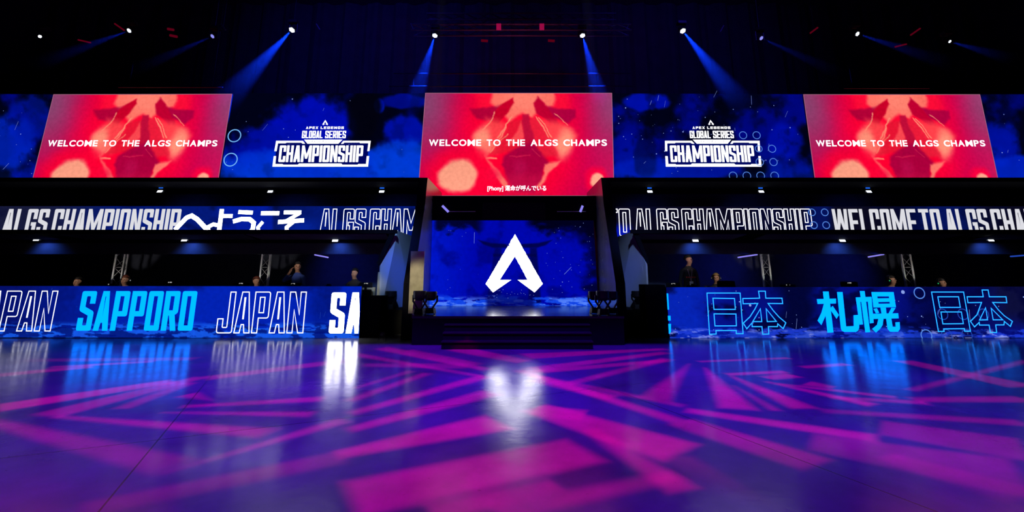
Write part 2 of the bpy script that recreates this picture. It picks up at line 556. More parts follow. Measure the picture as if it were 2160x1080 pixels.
def glyph(ch, w=0.40, t=0.145, y=0.13, r=0.06):
    """block capital, one unit tall: (loops, width); loop 0 is the outline, the others are holes"""
    h = w / 2
    q = r * 0.5
    if ch == 'A':
        a = min(0.10, w * .22)
        return [[(0, 0), (t, 0), (t + .03, .20), (w - t - .03, .20), (w - t, 0), (w, 0), (h + a, 1), (h - a, 1)],
                [(t + .055, .34), (h - .012, .86), (h + .012, .86), (w - t - .055, .34)]], w
    if ch == 'B':
        return [rnd([(0, 0), (w, 0, r), (w, .50, r), (w - .04, .53), (w, .56, r), (w, 1, r), (0, 1)]),
                [(t, y), (t, .46), (w - t, .46), (w - t, y)], [(t, .60), (t, 1 - y), (w - t, 1 - y), (w - t, .60)]], w
    if ch == 'C':
        return [rnd([(w, .62), (w, 1, r), (0, 1, r), (0, 0, r), (w, 0, r), (w, .36), (w - t, .36), (w - t, y, q), (t, y, q), (t, 1 - y, q), (w - t, 1 - y, q), (w - t, .62)])], w
    if ch == 'D':
        return [rnd([(0, 0), (w, 0, r * 1.6), (w, 1, r * 1.6), (0, 1)]), [(t, y), (t, 1 - y), (w - t, 1 - y), (w - t, y)]], w
    if ch in 'EF':
        e = [(0, 0), (w, 0), (w, y), (t, y), (t, .43), (w - .05, .43), (w - .05, .57), (t, .57), (t, 1 - y), (w, 1 - y), (w, 1), (0, 1)]
        if ch == 'F':
            e = [(0, 0), (t, 0), (t, .43)] + e[5:]
        return [e], w
    if ch == 'G':
        return [rnd([(w, .62), (w, 1, r), (0, 1, r), (0, 0, r), (w, 0, r), (w, .50), (h, .50), (h, .37), (w - t, .37), (w - t, y), (t, y, q), (t, 1 - y, q), (w - t, 1 - y, q), (w - t, .62)])], w
    if ch == 'H':
        return [[(0, 0), (t, 0), (t, .43), (w - t, .43), (w - t, 0), (w, 0), (w, 1), (w - t, 1), (w - t, .57), (t, .57), (t, 1), (0, 1)]], w
    if ch == 'I':
        return [[(0, 0), (t, 0), (t, 1), (0, 1)]], t
    if ch == 'J':
        return [rnd([(0, .34), (0, 0, r), (w, 0, r), (w, 1), (w - t, 1), (w - t, y, q), (t, y, q), (t, .34)])], w
    if ch == 'L':
        w2 = w * .92
        return [[(0, 0), (w2, 0), (w2, y), (t, y), (t, 1), (0, 1)]], w2
    if ch == 'M':
        W_ = w * 1.5
        m = W_ / 2
        return [[(0, 0), (t, 0), (t, .58), (m - .06, .20), (m + .06, .20), (W_ - t, .58), (W_ - t, 0), (W_, 0), (W_, 1), (W_ - t, 1), (m, .46), (t, 1), (0, 1)]], W_
    if ch == 'N':
        W_ = w * 1.06
        return [[(0, 0), (t, 0), (t, .56), (W_ - t, 0), (W_, 0), (W_, 1), (W_ - t, 1), (W_ - t, .44), (t, 1), (0, 1)]], W_
    if ch == 'O':
        return [rnd([(0, 0, r), (w, 0, r), (w, 1, r), (0, 1, r)]), [(t, y), (t, 1 - y), (w - t, 1 - y), (w - t, y)]], w
    if ch == 'P':
        return [rnd([(0, 0), (t, 0), (t, .36), (w, .36, r), (w, 1, r), (0, 1)]), [(t, .36 + y), (t, 1 - y), (w - t, 1 - y), (w - t, .36 + y)]], w
    if ch == 'R':
        return [rnd([(0, 0), (t, 0), (t, .38), (w * .42, .38), (w - t, 0), (w, 0), (w * .8, .40), (w, .44, r), (w, 1, r), (0, 1)]),
                [(t, .38 + y), (t, 1 - y), (w - t, 1 - y), (w - t, .38 + y)]], w
    if ch == 'S':
        return [rnd([(w, .68), (w, 1, r), (0, 1, r), (0, .50, r), (w - t, .38), (w - t, y, q), (t, y, q), (t, .32), (0, .32), (0, 0, r), (w, 0, r), (w, .48, r), (t, .60), (t, 1 - y, q), (w - t, 1 - y, q), (w - t, .68)])], w
    if ch == 'T':
        return [[(h - t / 2, 0), (h + t / 2, 0), (h + t / 2, 1 - y), (w, 1 - y), (w, 1), (0, 1), (0, 1 - y), (h - t / 2, 1 - y)]], w
    if ch == 'W':
        W_ = w * 1.6
        m = W_ / 2
        a = t * .95
        return [[(.05, 0), (.05 + a, 0), (m, .50), (W_ - .05 - a, 0), (W_ - .05, 0), (W_, 1), (W_ - a, 1), (W_ - a - .035, .40), (m + a * .5, 1), (m - a * .5, 1), (a + .035, .40), (a, 1), (0, 1)]], W_
    if ch == 'X':
        return [[(0, 0), (t, 0), (h, .37), (w - t, 0), (w, 0), (h + t * .6, .5), (w, 1), (w - t, 1), (h, .63), (t, 1), (0, 1), (h - t * .6, .5)]], w
    return None, w * 0.55


def clip_poly(poly, lim, keep_less):
    out = []
    k = len(poly)
    ins = (lambda p: p[0] <= lim) if keep_less else (lambda p: p[0] >= lim)
    for i in range(k):
        a, b = poly[i], poly[(i + 1) % k]
        if ins(a):
            out.append(a)
        if ins(a) != ins(b):
            s = (lim - a[0]) / (b[0] - a[0])
            out.append((lim, a[1] + (b[1] - a[1]) * s))
    return out


class Sign:
    """flat shapes on an upright plane y = Y, in (x, z)"""
    def __init__(self, Y, xmin=None, xmax=None):
        self.Y, self.v, self.f = Y, [], []
        self.xmin, self.xmax = xmin, xmax

    def poly(self, p):
        p = [tuple(q) for q in p]
        if self.xmax is not None:
            p = clip_poly(p, self.xmax, True)
        if self.xmin is not None and len(p) > 2:
            p = clip_poly(p, self.xmin, False)
        if len(p) < 3:
            return
        n = len(self.v)
        self.v += [(q[0], self.Y, q[1]) for q in p]
        self.f.append(tuple(range(n, n + len(p))))

    def fill(self, loops):
        if not loops:
            return
        vs = [[Vector((p[0], p[1], 0)) for p in l] for l in loops]
        flat = [p for l in loops for p in l]
        for t in tessellate_polygon(vs):
            self.poly([flat[i] for i in t])

    def stroke(self, pts, w, closed=True):
        k = len(pts)
        P = [Vector((p[0], p[1])) for p in pts]
        off = []
        for i in range(k):
            a = P[i - 1] if (closed or i) else None
            b = P[(i + 1) % k] if (closed or i < k - 1) else None
            d1 = (P[i] - a).normalized() if a is not None and (P[i] - a).length > 1e-9 else None
            d2 = (b - P[i]).normalized() if b is not None and (b - P[i]).length > 1e-9 else None
            d1, d2 = d1 or d2, d2 or d1
            n1, n2 = Vector((-d1.y, d1.x)), Vector((-d2.y, d2.x))
            m = n1 + n2
            m = m.normalized() if m.length > 1e-6 else n1
            off.append(m * (w / 2 / max(0.45, m.dot(n1))))
        for i in range(k if closed else k - 1):
            j = (i + 1) % k
            self.poly([P[i] + off[i], P[i] - off[i], P[j] - off[j], P[j] + off[j]])

    def circle(self, c, r, w, n=36):
        self.stroke([(c[0] + r * math.cos(2 * math.pi * i / n), c[1] + r * math.sin(2 * math.pi * i / n)) for i in range(n)], w)

    def disc(self, c, r, n=10):
        self.poly([(c[0] + r * math.cos(2 * math.pi * i / n), c[1] + r * math.sin(2 * math.pi * i / n)) for i in range(n)])

    def text(self, s, x0, x1, z0, z1, outline=None, gap=0.05, w=0.40, t=0.145, y=0.13, r=0.06):
        cur, items = 0.0, []
        for ch in s:
            g, wd = glyph(ch, w, t, y, r)
            if g:
                items.append((g, cur))
                cur += wd + gap
            else:
                cur += wd
        cur -= gap
        sx, sz = (x1 - x0) / cur, (z1 - z0)
        for g, c in items:
            loops = [[(x0 + (p[0] + c) * sx, z0 + p[1] * sz) for p in l] for l in g]
            if outline:
                for l in loops:
                    self.stroke(l, outline)
            else:
                self.fill(loops)

    def font(self, s, x0, x1, z0, z1, bold=0.02):
        c = bpy.data.curves.new('tmp', 'FONT')
        c.body = s
        c.offset = bold
        o = bpy.data.objects.new('tmp', c)
        C.objects.link(o)
        me = bpy.data.meshes.new_from_object(o.evaluated_get(bpy.context.evaluated_depsgraph_get()))
        xs = [v.co.x for v in me.vertices]
        ys = [v.co.y for v in me.vertices]
        a, b, c0, d = min(xs), max(xs), min(ys), max(ys)
        for p in me.polygons:
            self.poly([(x0 + (me.vertices[i].co.x - a) / (b - a) * (x1 - x0), z0 + (me.vertices[i].co.y - c0) / (d - c0) * (z1 - z0)) for i in p.vertices])
        bpy.data.objects.remove(o)
        bpy.data.curves.remove(c)
        bpy.data.meshes.remove(me)

    def build(self, name, m, parent):
        v, f = self.v, self.f
        self.v, self.f = [], []
        return pyd(name, v, f, m, parent)


def xz(px, py, Y):
    p = at(px, py, Y)
    return (p.x, p.z)


def pxl(pts, Y, s=1.0, ox=0, oy=0):
    return [xz(p[0] / s + ox, p[1] / s + oy, Y) for p in pts]


# ------------------------------------------------------------------ picture functions (numpy)
_rng = np.random.RandomState(3)
_lat = _rng.rand(256, 256)


def vnoise(x, y):
    xi, yi = np.floor(x).astype(int), np.floor(y).astype(int)
    fx, fy = x - xi, y - yi
    fx, fy = fx * fx * (3 - 2 * fx), fy * fy * (3 - 2 * fy)
    g = lambda i, j: _lat[(xi + i) % 256, (yi + j) % 256]
    return (g(0, 0) * (1 - fx) + g(1, 0) * fx) * (1 - fy) + (g(0, 1) * (1 - fx) + g(1, 1) * fx) * fy


def fbm(x, y, o=5):
    s, a, t = 0, 0.5, 0
    for k in range(o):
        s = s + a * vnoise(x * 2 ** k + 17 * k, y * 2 ** k + 31 * k)
        t += a
        a *= 0.5
    return s / t


def sst(a, b, x):
    t = np.clip((x - a) / (b - a), 0, 1)
    return t * t * (3 - 2 * t)


def sdpoly(x, y, pts):
    d = np.full(x.shape, 1e9)
    ins = np.zeros(x.shape, bool)
    k = len(pts)
    for i in range(k):
        (ax, ay), (bx, by) = pts[i], pts[(i + 1) % k]
        ex, ey = bx - ax, by - ay
        t = np.clip(((x - ax) * ex + (y - ay) * ey) / (ex * ex + ey * ey + 1e-12), 0, 1)
        d = np.minimum(d, (x - ax - t * ex) ** 2 + (y - ay - t * ey) ** 2)
        c = ((ay > y) != (by > y)) & (x < (bx - ax) * (y - ay) / (by - ay + 1e-12) + ax)
        ins ^= c
    d = np.sqrt(d)
    return np.where(ins, -d, d)


class Canvas:
    def __init__(self, x, y, col):
        self.x, self.y = x, y
        self.c = np.ones(x.shape + (3,)) * np.array(col, float)

    def mix(self, col, a):
        self.c = self.c * (1 - a[..., None]) + np.array(col, float) * a[..., None]

    def poly(self, col, pts, soft, op=1.0):
        self.mix(col, op * (1 - sst(-soft, soft, sdpoly(self.x, self.y, pts))))

    def blob(self, col, cx, cy, rx, ry, soft=0.6, op=1.0):
        d = np.sqrt(((self.x - cx) / rx) ** 2 + ((self.y - cy) / ry) ** 2)
        self.mix(col, op * (1 - sst(1 - soft, 1 + soft, d)))

    def line(self, col, a, b, w, op=1.0):
        ex, ey = b[0] - a[0], b[1] - a[1]
        t = np.clip(((self.x - a[0]) * ex + (self.y - a[1]) * ey) / (ex * ex + ey * ey), 0, 1)
        d = np.sqrt((self.x - a[0] - t * ex) ** 2 + (self.y - a[1] - t * ey) ** 2)
        self.mix(col, op * (1 - sst(w * .5, w * 1.3, d)))

    def linear(self):
        c = np.clip(self.c / 255.0, 0, 1)
        return np.where(c <= 0.04045, c / 12.92, ((c + 0.055) / 1.055) ** 2.4)


def display(name, corners, Y, nx, ny, fn, m, parent, dy=-0.004):
    """front of an LED wall: corners (top left, top right, bottom right, bottom left) are photo pixels on the plane at Y"""
    tl, tr, br, bl = [at(*c, Y) for c in corners]
    u, v = np.meshgrid(np.linspace(0, 1, nx), np.linspace(0, 1, ny))
    P = [np.array(q) for q in (tl, tr, br, bl)]
    g = (P[0] * ((1 - u) * (1 - v))[..., None] + P[1] * (u * (1 - v))[..., None] + P[2] * (u * v)[..., None] + P[3] * ((1 - u) * v)[..., None])
    g[..., 1] += dy
    Q = [np.array(c, float) for c in corners]
    q = (Q[0] * ((1 - u) * (1 - v))[..., None] + Q[1] * (u * (1 - v))[..., None] + Q[2] * (u * v)[..., None] + Q[3] * ((1 - u) * v)[..., None])
    col = fn(u, v, q[..., 0], q[..., 1])
    off = np.array(wloc(parent))
    vs = (g - off).reshape(-1, 3)
    idx = np.arange(nx * ny).reshape(ny, nx)
    fs = np.stack([idx[:-1, :-1], idx[1:, :-1], idx[1:, 1:], idx[:-1, 1:]], -1).reshape(-1, 4)
    me = bpy.data.meshes.new(name)
    me.from_pydata(vs.tolist(), [], fs.tolist())
    a = me.color_attributes.new('Picture', 'FLOAT_COLOR', 'POINT')
    rgba = np.ones((nx * ny, 4), np.float32)
    rgba[:, :3] = col.reshape(-1, 3)
    a.data.foreach_set('color', rgba.ravel())
    me.update()
    return link(name, me, m, parent)


def cabinet(corners, Y, depth, parent, m=CASE):
    tl, tr, br, bl = [at(*c, Y) for c in corners]
    v = [Vector(p) for p in (tl, tr, br, bl)]
    v += [p + Vector((0, depth, 0)) for p in v]
    f = [(0, 1, 2, 3), (7, 6, 5, 4), (0, 4, 5, 1), (1, 5, 6, 2), (2, 6, 7, 3), (3, 7, 4, 0)]
    return pyd('cabinet', v, f, m, parent)


def red_picture(u, v, px, py):
    x, y = u * 1.78, v
    A = 1.78
    wx, wy = fbm(u * 9, v * 7, 4) - .5, fbm(u * 9 + 20, v * 7 + 8, 4) - .5
    x, y = x + wx * .07, y + wy * .07
    c = Canvas(x, y, (205, 0, 75))
    P = lambda pts: [(a * A, b) for a, b in pts]
    n = fbm(x * 3, y * 3)
    # greyed mauve edges, red middle
    c.mix((128, 72, 112), sst(.26, .0, u) * sst(.9, .1, v) * .9)
    c.mix((140, 72, 116), sst(.80, 1.0, u) * sst(.9, .1, v) * .85)
    c.mix((190, 50, 110), sst(.86, 1.0, u) * sst(.5, 1, v) * .6)
    c.blob((255, 0, 48), .5 * A, .42, .52, .85, .45)
    c.poly((255, 14, 55), P([(.27, -.1), (.78, -.1), (.75, .22), (.30, .22)]), .06, .8)
    c.poly((255, 112, 98), P([(.355, -.1), (.70, -.1), (.69, .12), (.60, .20), (.585, .27), (.53, .20), (.47, .28), (.42, .20), (.36, .10)]), .022)
    c.blob((255, 135, 115), .53 * A, .06, .16, .12, .8, .7)
    # dark crimson flaps
    c.poly((165, 0, 55), P([(.24, .155), (.43, .125), (.42, .20), (.36, .28), (.28, .25)]), .018, .85)
    c.poly((160, 0, 62), P([(.64, .125), (.80, .165), (.80, .25), (.76, .32), (.68, .24)]), .018, .85)
    # slanted petals
    c.poly((200, 0, 40), P([(.475, .035), (.485, .10), (.45, .21), (.38, .33), (.33, .36), (.40, .15)]), .012)
    c.poly((190, 0, 48), P([(.605, .035), (.58, .10), (.60, .20), (.66, .30), (.72, .36), (.67, .15)]), .012)
    # glowing side lobes
    c.poly((255, 70, 75), P([(.33, .25), (.45, .30), (.40, .60), (.33, .62), (.28, .45)]), .05, .9)
    c.poly((255, 70, 75), P([(.62, .28), (.72, .30), (.80, .44), (.74, .62), (.68, .55)]), .05, .9)
    c.blob((255, 142, 118), .315 * A, .47, .075, .13, .6)
    c.blob((255, 142, 118), .745 * A, .50, .08, .12, .6)
    c.poly((255, 120, 105), P([(.30, .50), (.40, .50), (.345, .64)]), .02, .8)
    # inner wedges
    c.poly((222, 25, 50), P([(.475, .27), (.55, .27), (.52, .55), (.36, .62), (.42, .46)]), .02, .75)
    c.poly((225, 35, 58), P([(.55, .27), (.61, .27), (.72, .62), (.64, .63), (.57, .5)]), .02, .75)
    c.poly((255, 92, 90), P([(.525, .29), (.528, .44), (.47, .50), (.45, .50)]), .012, .7)
    c.poly((185, 12, 55), P([(.53, .22), (.565, .22), (.578, .50), (.63, .60), (.50, .60), (.525, .50)]), .014, .95)
    # dark lower mass
    c.poly((165, 0, 62), P([(.44, .62), (.50, .53), (.56, .48), (.61, .56), (.67, .68), (.65, .70), (.62, .92), (.58, .98), (.50, .96), (.455, .82), (.42, .70)]), .02, .9)
    c.line((225, 40, 80), (.47 * A, .62), (.56 * A, .61), .006, .6)
    c.line((225, 50, 80), (.57 * A, .55), (.62 * A, .62), .005, .5)
    c.blob((190, 15, 80), .51 * A, .75, .05, .09, .8, .6)
    c.poly((205, 15, 70), P([(.44, .80), (.62, .80), (.66, 1.1), (.42, 1.1)]), .05, .6)
    # thin light lines and lower blades
    for a, b, w in (((.385, .19), (.315, .36), .006), ((.475, .24), (.40, .45), .006), ((.465, .26), (.41, .46), .005),
                    ((.60, .25), (.66, .43), .006), ((.615, .26), (.675, .43), .005), ((.695, .20), (.755, .34), .004),
                    ((.345, .645), (.40, .645), .008), ((.45, .40), (.36, .60), .004)):
        c.line((255, 150, 120), (a[0] * A, a[1]), (b[0] * A, b[1]), w, .85)
    c.poly((255, 120, 105), P([(.335, .625), (.37, .68), (.455, .86), (.465, .95), (.40, .83)]), .012, .95)
    c.poly((255, 125, 108), P([(.645, .69), (.735, .65), (.70, .72), (.62, .93), (.595, .93), (.645, .80)]), .014, .95)
    c.blob((235, 15, 65), .36 * A, .80, .10, .07, .6, .7)
    # round lamps out of focus
    c.blob((255, 0, 52), .20 * A, .82, .30, .27, .35, .9)
    c.blob((255, 160, 132), .20 * A, .815, .185, .165, .16)
    c.blob((255, 0, 62), .905 * A, .85, .11, .11, .35, .9)
    c.blob((255, 168, 140), .905 * A, .85, .068, .058, .2)
    out = c.linear() * (0.9 + 0.2 * n)[..., None]
    return out


def nebula(base, seed, blobs, bottom=0.0, dark=0.0):
    def fn(u, v, px, py):
        x, y = px / 60.0 + seed, py / 60.0 + seed * .7
        n = fbm(x, y, 5)
        n2 = fbm(x * 2.2 + 5, y * 2.2, 4)
        c = Canvas(px, py, (1, 2, 22))
        c.mix(base, sst(.40, .68, n) * .85)
        for (col, cx, cy, rx, ry, op) in blobs:
            d = np.sqrt(((px - cx) / rx) ** 2 + ((py - cy) / ry) ** 2) + (n2 - .5) * .5
            c.mix(col, op * (1 - sst(.72, 1.08, d)))
        if bottom:
            c.mix((0, 62, 215), bottom * sst(.55, 1.0, v + (n - .5) * .5))
        c.mix((0, 0, 10), dark * sst(.55, .8, n2) * .7)
        return c.linear()
    return fn


def brush(c, px, py, y0, col, thr=.52, sx=26., sy=7., op=1.0, seed=0., bottom=716.):
    n = fbm(px / sx + seed, py / sy + seed, 5)
    band = sst(y0, y0 + 14, py)
    c.mix(col, op * band * sst(thr, thr + .06, n + .12 * sst(y0, bottom, py)))


# ------------------------------------------------------------------ upper LED wall
YW = 15.95
SEG = {  # photo corners
    'w0': [(-260, 197), (113, 199), (60, 418), (-260, 418)],
    'r0': [(113, 199), (490, 198), (456, 412), (60, 412)],
    'w1': [(490, 197), (897, 197), (881, 418), (455, 418)],
    'r1': [(897, 196), (1291, 196), (1296, 413), (881, 413)],
    'w2': [(1291, 197), (1694, 199), (1724, 418), (1296, 418)],
    'r2': [(1694, 199), (2067, 199), (2113, 413), (1723, 413)],
    'w3': [(2067, 199), (2430, 199), (2440, 418), (2114, 418)],
}


def sparkles(sg, Y, boxpx, n, seed, r=(0.005, 0.018), streaks=0):
    rg = random.Random(seed)
    for i in range(n):
        c = xz(rg.uniform(boxpx[0], boxpx[2]), rg.uniform(boxpx[1], boxpx[3]), Y)
        sg.disc(c, rg.uniform(*r) * (1 if rg.random() < .8 else 1.5), 6)
    for i in range(streaks):
        c = xz(rg.uniform(boxpx[0], boxpx[2]), rg.uniform(boxpx[1], boxpx[3]), Y)
        a = rg.uniform(.6, 1.6)
        L_ = rg.uniform(.1, .35)
        sg.stroke([c, (c[0] + L_ * math.cos(a), c[1] + L_ * math.sin(a))], rg.uniform(.003, .008), closed=False)


def screen_root(key_or_corners, Y, label, cat='screen', group=None):
    cs = SEG.get(key_or_corners, key_or_corners) if isinstance(key_or_corners, str) else key_or_corners
    b = (at(*cs[3], Y) + at(*cs[2], Y)) / 2
    return thing('led_screen', label, cat, b, group), cs


B1 = (0, 8, 165)
B2 = (0, 40, 200)
LOGO_PX = (560, 240, 9.0)


def logo(root, Y, dx):
    """championship lock-up; drawn once from the left one and shifted by dx along the wall"""
    def P(pts):
        return [(x + dx, z) for x, z in pxl(pts, Y, 9.0, 560, 240)]

    def T(sg, s, x0, x1, yt, yb, **k):
        ym = (yt + yb) / 2
        a, b = P([(x0, ym), (x1, ym)])
        sg.text(s, a[0], b[0], P([(x0, yb)])[0][1], P([(x0, yt)])[0][1], **k)
    Z = Y - 0.012
    e = Sign(Z)
    e.fill([P([(1138 + (x - 557) * .33, 118 + (y - 362) * .30) for x, y in EMBLEM])])
    e.build('arrowhead_emblem', WHTL, root)
    t = Sign(Z)
    ex = dict(w=.95, t=.30, y=.22, gap=.32, r=.08)
    cd = dict(w=.42, t=.15, gap=.06)
    for word, x0, x1, yt, yb, kw in (('APEX', 772, 1003, 244, 290, ex), ('LEGENDS', 1050, 1490, 244, 290, ex), ('GLOBAL', 697, 1090, 325, 465, cd), ('SERIES', 1137, 1530, 325, 465, cd), ('CHAMPIONSHIP', 262, 1852, 603, 917, dict(w=.40, t=.145, gap=.05))):
        T(t, word, x0, x1, yt, yb, **kw)
        t.build('lettering', WHTL, root)
    f = Sign(Z)
    f.fill([P([(735, 492), (1465, 492), (1385, 570), (800, 570)])])
    f.fill([P([(205, 515), (715, 515), (755, 570), (710, 570), (680, 550), (400, 550), (385, 562), (240, 562), (215, 712), (172, 712)])])
    f.fill([P([(1480, 515), (2000, 515), (1975, 710), (1935, 710), (1955, 560), (1800, 560), (1785, 548), (1500, 548), (1475, 572), (1435, 572)])])
    f.fill([P([(160, 805), (205, 805), (190, 955), (325, 955), (340, 968), (615, 968), (640, 945), (1440, 945), (1465, 968), (1750, 968), (1765, 955), (1910, 955), (1925, 805), (1970, 805), (1950, 1005), (135, 1005)])])
    f.build('lettering_frame', WHTL, root)
    k = Sign(Z - 0.006)
    a, b = P([(865, 552), (1330, 505)])
    k.font('チャンピオンシップ', a[0], b[0], a[1], b[1], 0.01)
    k.build('katakana_lettering', NAVYT, root)
    s = Sign(Y - 0.007)  # darker plate of the frame behind the big word
    s.fill([P([(225, 540), (1960, 540), (1935, 985), (165, 985)])])
    s.build('lettering_backdrop', glow('led_navy', srgb(0, 8, 105), 0.8), root)


EMBLEM = [(557, 362), (715, 645), (668, 693), (572, 622), (628, 622), (557, 487), (470, 622), (535, 622), (432, 693), (390, 645)]


def words(t, s, x0, x1, z0, z1, root):
    """a spaced-out bold line, each word its own part"""
    n = sum(WID[c] for c in s) + .16 * (len(s) - 1)
    k = (x1 - x0) / n
    cur = x0
    for w in s.split(' '):
        for c in w:
            t.font(c, cur, cur + WID[c] * k, z0, z1, 0.022)
            cur += (WID[c] + .16) * k
        t.build('lettering', WHTL, root)
        cur += (WID[' '] + .16) * k


WID = {'W': 1.25, 'E': .66, 'L': .64, 'C': .86, 'O': .98, 'M': 1.0, 'T': .74, 'H': .82, 'A': .92, 'G': .92, 'S': .72, 'P': .72, ' ': .42}


def welcome(root, Y, x0, x1, yt=294.5, yb=308):
    t = Sign(Y - 0.014)
    a, b = xz(x0, yb, Y), xz(x1, yt, Y)
    words(t, 'WELCOME TO THE ALGS CHAMPS', xz(x0, (yt + yb) / 2, Y)[0], xz(x1, (yt + yb) / 2, Y)[0], a[1], b[1], root)


# red film screens
RED_LABELS = {
    'r0': 'red and salmon film screen on the left end of the upper video wall',
    'r1': 'red and salmon film screen above the stage, tallest in view, with small subtitle line',
    'r2': 'red and salmon film screen on the right end of the upper video wall',
}
red_mesh = None
for key, (wx0, wx1) in (('r0', (102, 459)), ('r1', (905, 1280)), ('r2', (1721, 2077))):
    root, cs = screen_root(key, YW - 0.06, RED_LABELS[key], group='film screens on the upper video wall')
    cabinet(cs, YW - 0.06, 0.05, root, DARKM)
    display('display', cs, YW - 0.06, 270, 150, red_picture, PIC, root)
    welcome(root, YW - 0.06, wx0, wx1, *((294.5, 308) if key == 'r1' else (296, 309)))
    rim = Sign(YW - 0.068)
    q = [xz(*c, YW - 0.06) for c in cs]
    rim.stroke([(q[0][0] + .012, q[0][1] - .012), (q[1][0] - .012, q[1][1] - .012), (q[2][0] - .012, q[2][1]), (q[3][0] + .012, q[3][1])], .02)
    rim.build('display_border', glow('led_border_pink', srgb(190, 120, 150), 0.7) if key == 'r0' else bpy.data.materials['led_border_pink'], root)
    if key == 'r1':
        s = Sign(YW - 0.076)
        a, b = xz(1028, 404.5, YW - .06), xz(1152, 391, YW - .06)
        s.font('[Phony] 運命が呼んでいる', a[0], b[0], a[1], b[1], 0.012)
        s.build('subtitle_lettering', WHTL, root)

# blue screens between them
WALLS = {
    'w0': ('blue starry video screen at the far left edge of the upper wall', nebula(B1, 2.3, [((0, 35, 190), 20, 300, 60, 60, .8), ((0, 20, 150), 70, 250, 50, 60, .6)], .3, .5)),
    'w1': ('blue cloudy video screen with white championship sign left of the stage', nebula((0, 4, 110), 9.1, [((0, 10, 172), 655, 275, 95, 78, 1), ((0, 12, 165), 560, 320, 90, 55, .9), ((0, 45, 205), 690, 355, 260, 45, .95), ((0, 14, 170), 850, 280, 50, 40, .9), ((0, 20, 180), 800, 225, 12, 18, .9), ((0, 10, 150), 855, 215, 55, 18, .8), ((0, 60, 215), 840, 340, 70, 50, .8), ((2, 2, 14), 770, 240, 38, 70, .9)], .75, .3)),
    'w2': ('dark blue starry video screen with white championship sign right of the stage', nebula((0, 6, 140), 5.7, [((0, 14, 175), 1365, 215, 50, 22, .9), ((0, 10, 150), 1330, 330, 60, 50, .7), ((0, 12, 165), 1655, 300, 40, 40, .8), ((0, 20, 175), 1420, 360, 150, 30, .8), ((1, 1, 12), 1362, 330, 26, 60, .45)], .35, .6)),
    'w3': ('deep blue video screen at the far right edge of the upper wall', nebula((0, 6, 120), 7.9, [((0, 16, 160), 2110, 300, 45, 50, .9), ((0, 30, 190), 2140, 360, 60, 30, .9)], .3, .5)),
}
ROOTS = {}
for key, (lab, fn) in WALLS.items():
    root, cs = screen_root(key, YW, lab, group='blue screens on the upper video wall')
    ROOTS[key] = root
    cabinet(cs, YW, 0.12, root)
    display('display', cs, YW, 230, 110, fn, PICN, root)
    sg = Sign(YW - 0.009)
    bx = (min(cs[0][0], cs[3][0]) + 12, 204, max(cs[1][0], cs[2][0]) - 40, 372)
    sparkles(sg, YW, bx, {'w0': 24, 'w1': 16, 'w2': 60, 'w3': 16}[key], hash(key[1]) % 7 + 3, streaks={'w0': 8, 'w1': 3, 'w2': 10, 'w3': 2}[key]) if False else sparkles(sg, YW, bx, {'w0': 40, 'w1': 16, 'w2': 60, 'w3': 16}[key], int(key[1]) + 11, streaks={'w0': 8, 'w1': 3, 'w2': 10, 'w3': 2}[key])
    sg.build('sparkle_pattern', SPARK, root)['kind'] = 'stuff'

logo(ROOTS['w1'], YW, 0.0)
logo(ROOTS['w2'], YW, at(1503, 324, YW).x - at(678.6, 324, YW).x)
rg = Sign(YW - 0.016)
for (x, y, r) in ((495, 286.5, 13.2), (487, 337, 13.6)):
    rg.circle(xz(x, y, YW), r * .0166, .034)
    rg.build('ring_graphic', RINGB, ROOTS['w1'])
rg = Sign(YW - 0.016)
for (x, y, r) in ((1567, 285.5, 7.7), (1595.5, 285.5, 7.7), (1628, 314, 7.7), (1631, 342, 7.7), (1600, 314, 7), (1602, 342, 7.7), (1546, 371, 8), (1575, 371, 8), (1604, 371, 8), (1633.5, 371, 8)):
    rg.circle(xz(x, y, YW), r * .0166, .024)
    rg.build('ring_graphic', RING, ROOTS['w2'])

# ------------------------------------------------------------------ stage: platform, steps, portal, screen
YS = 11.0
XL, XR = fl(868, 728).x, fl(1318, 728).x
ZS = 0.61
st = thing('stage_platform', 'low black stage platform with glossy top below the arrowhead screen', 'stage', (0, 12.8, 0))
boxo('deck', XL - .02, XR + .02, YS, 11.72, ZS - .05, ZS, DECK, st, 0.006)
boxo('deck', -2.445, 2.445, 11.722, 15.3, ZS - .05, ZS, DECK, st, 0.006)
boxo('front_skirt', XL, XR, YS, YS + .05, 0, ZS - .05, BLACK2, st)
for s, x in (('side_skirt', XL), ('side_skirt', XR - .05)):
    boxo(s, x, x + .05, YS + .05, 11.70, 0, ZS - .05, BLACK2, st)
sx0, sx1 = fl(930, 737).x, fl(1252, 737).x
ss = thing('stage_steps', 'black three-tread steps at the front of the stage platform', 'steps', ((sx0 + sx1) / 2, 10.7, 0))
for k in range(3):
    y0 = 10.42 + k * .19
    z1 = .16 + k * .15
    boxo('tread', sx0, sx1, y0 - .02, y0 + .20, z1 - .03, z1, CASE, ss, .004)
    boxo('riser', sx0 + .01, sx1 - .01, y0, YS - .001, z1 - .16 if k else 0, z1 - .031, BLACK2, ss)

YL = 14.2
LEDC = [(911.5, 465), (1252, 465), (1262, 645), (905, 645)]
root, cs = screen_root(LEDC, YL, 'blue stage screen with large white arrowhead emblem behind the platform')


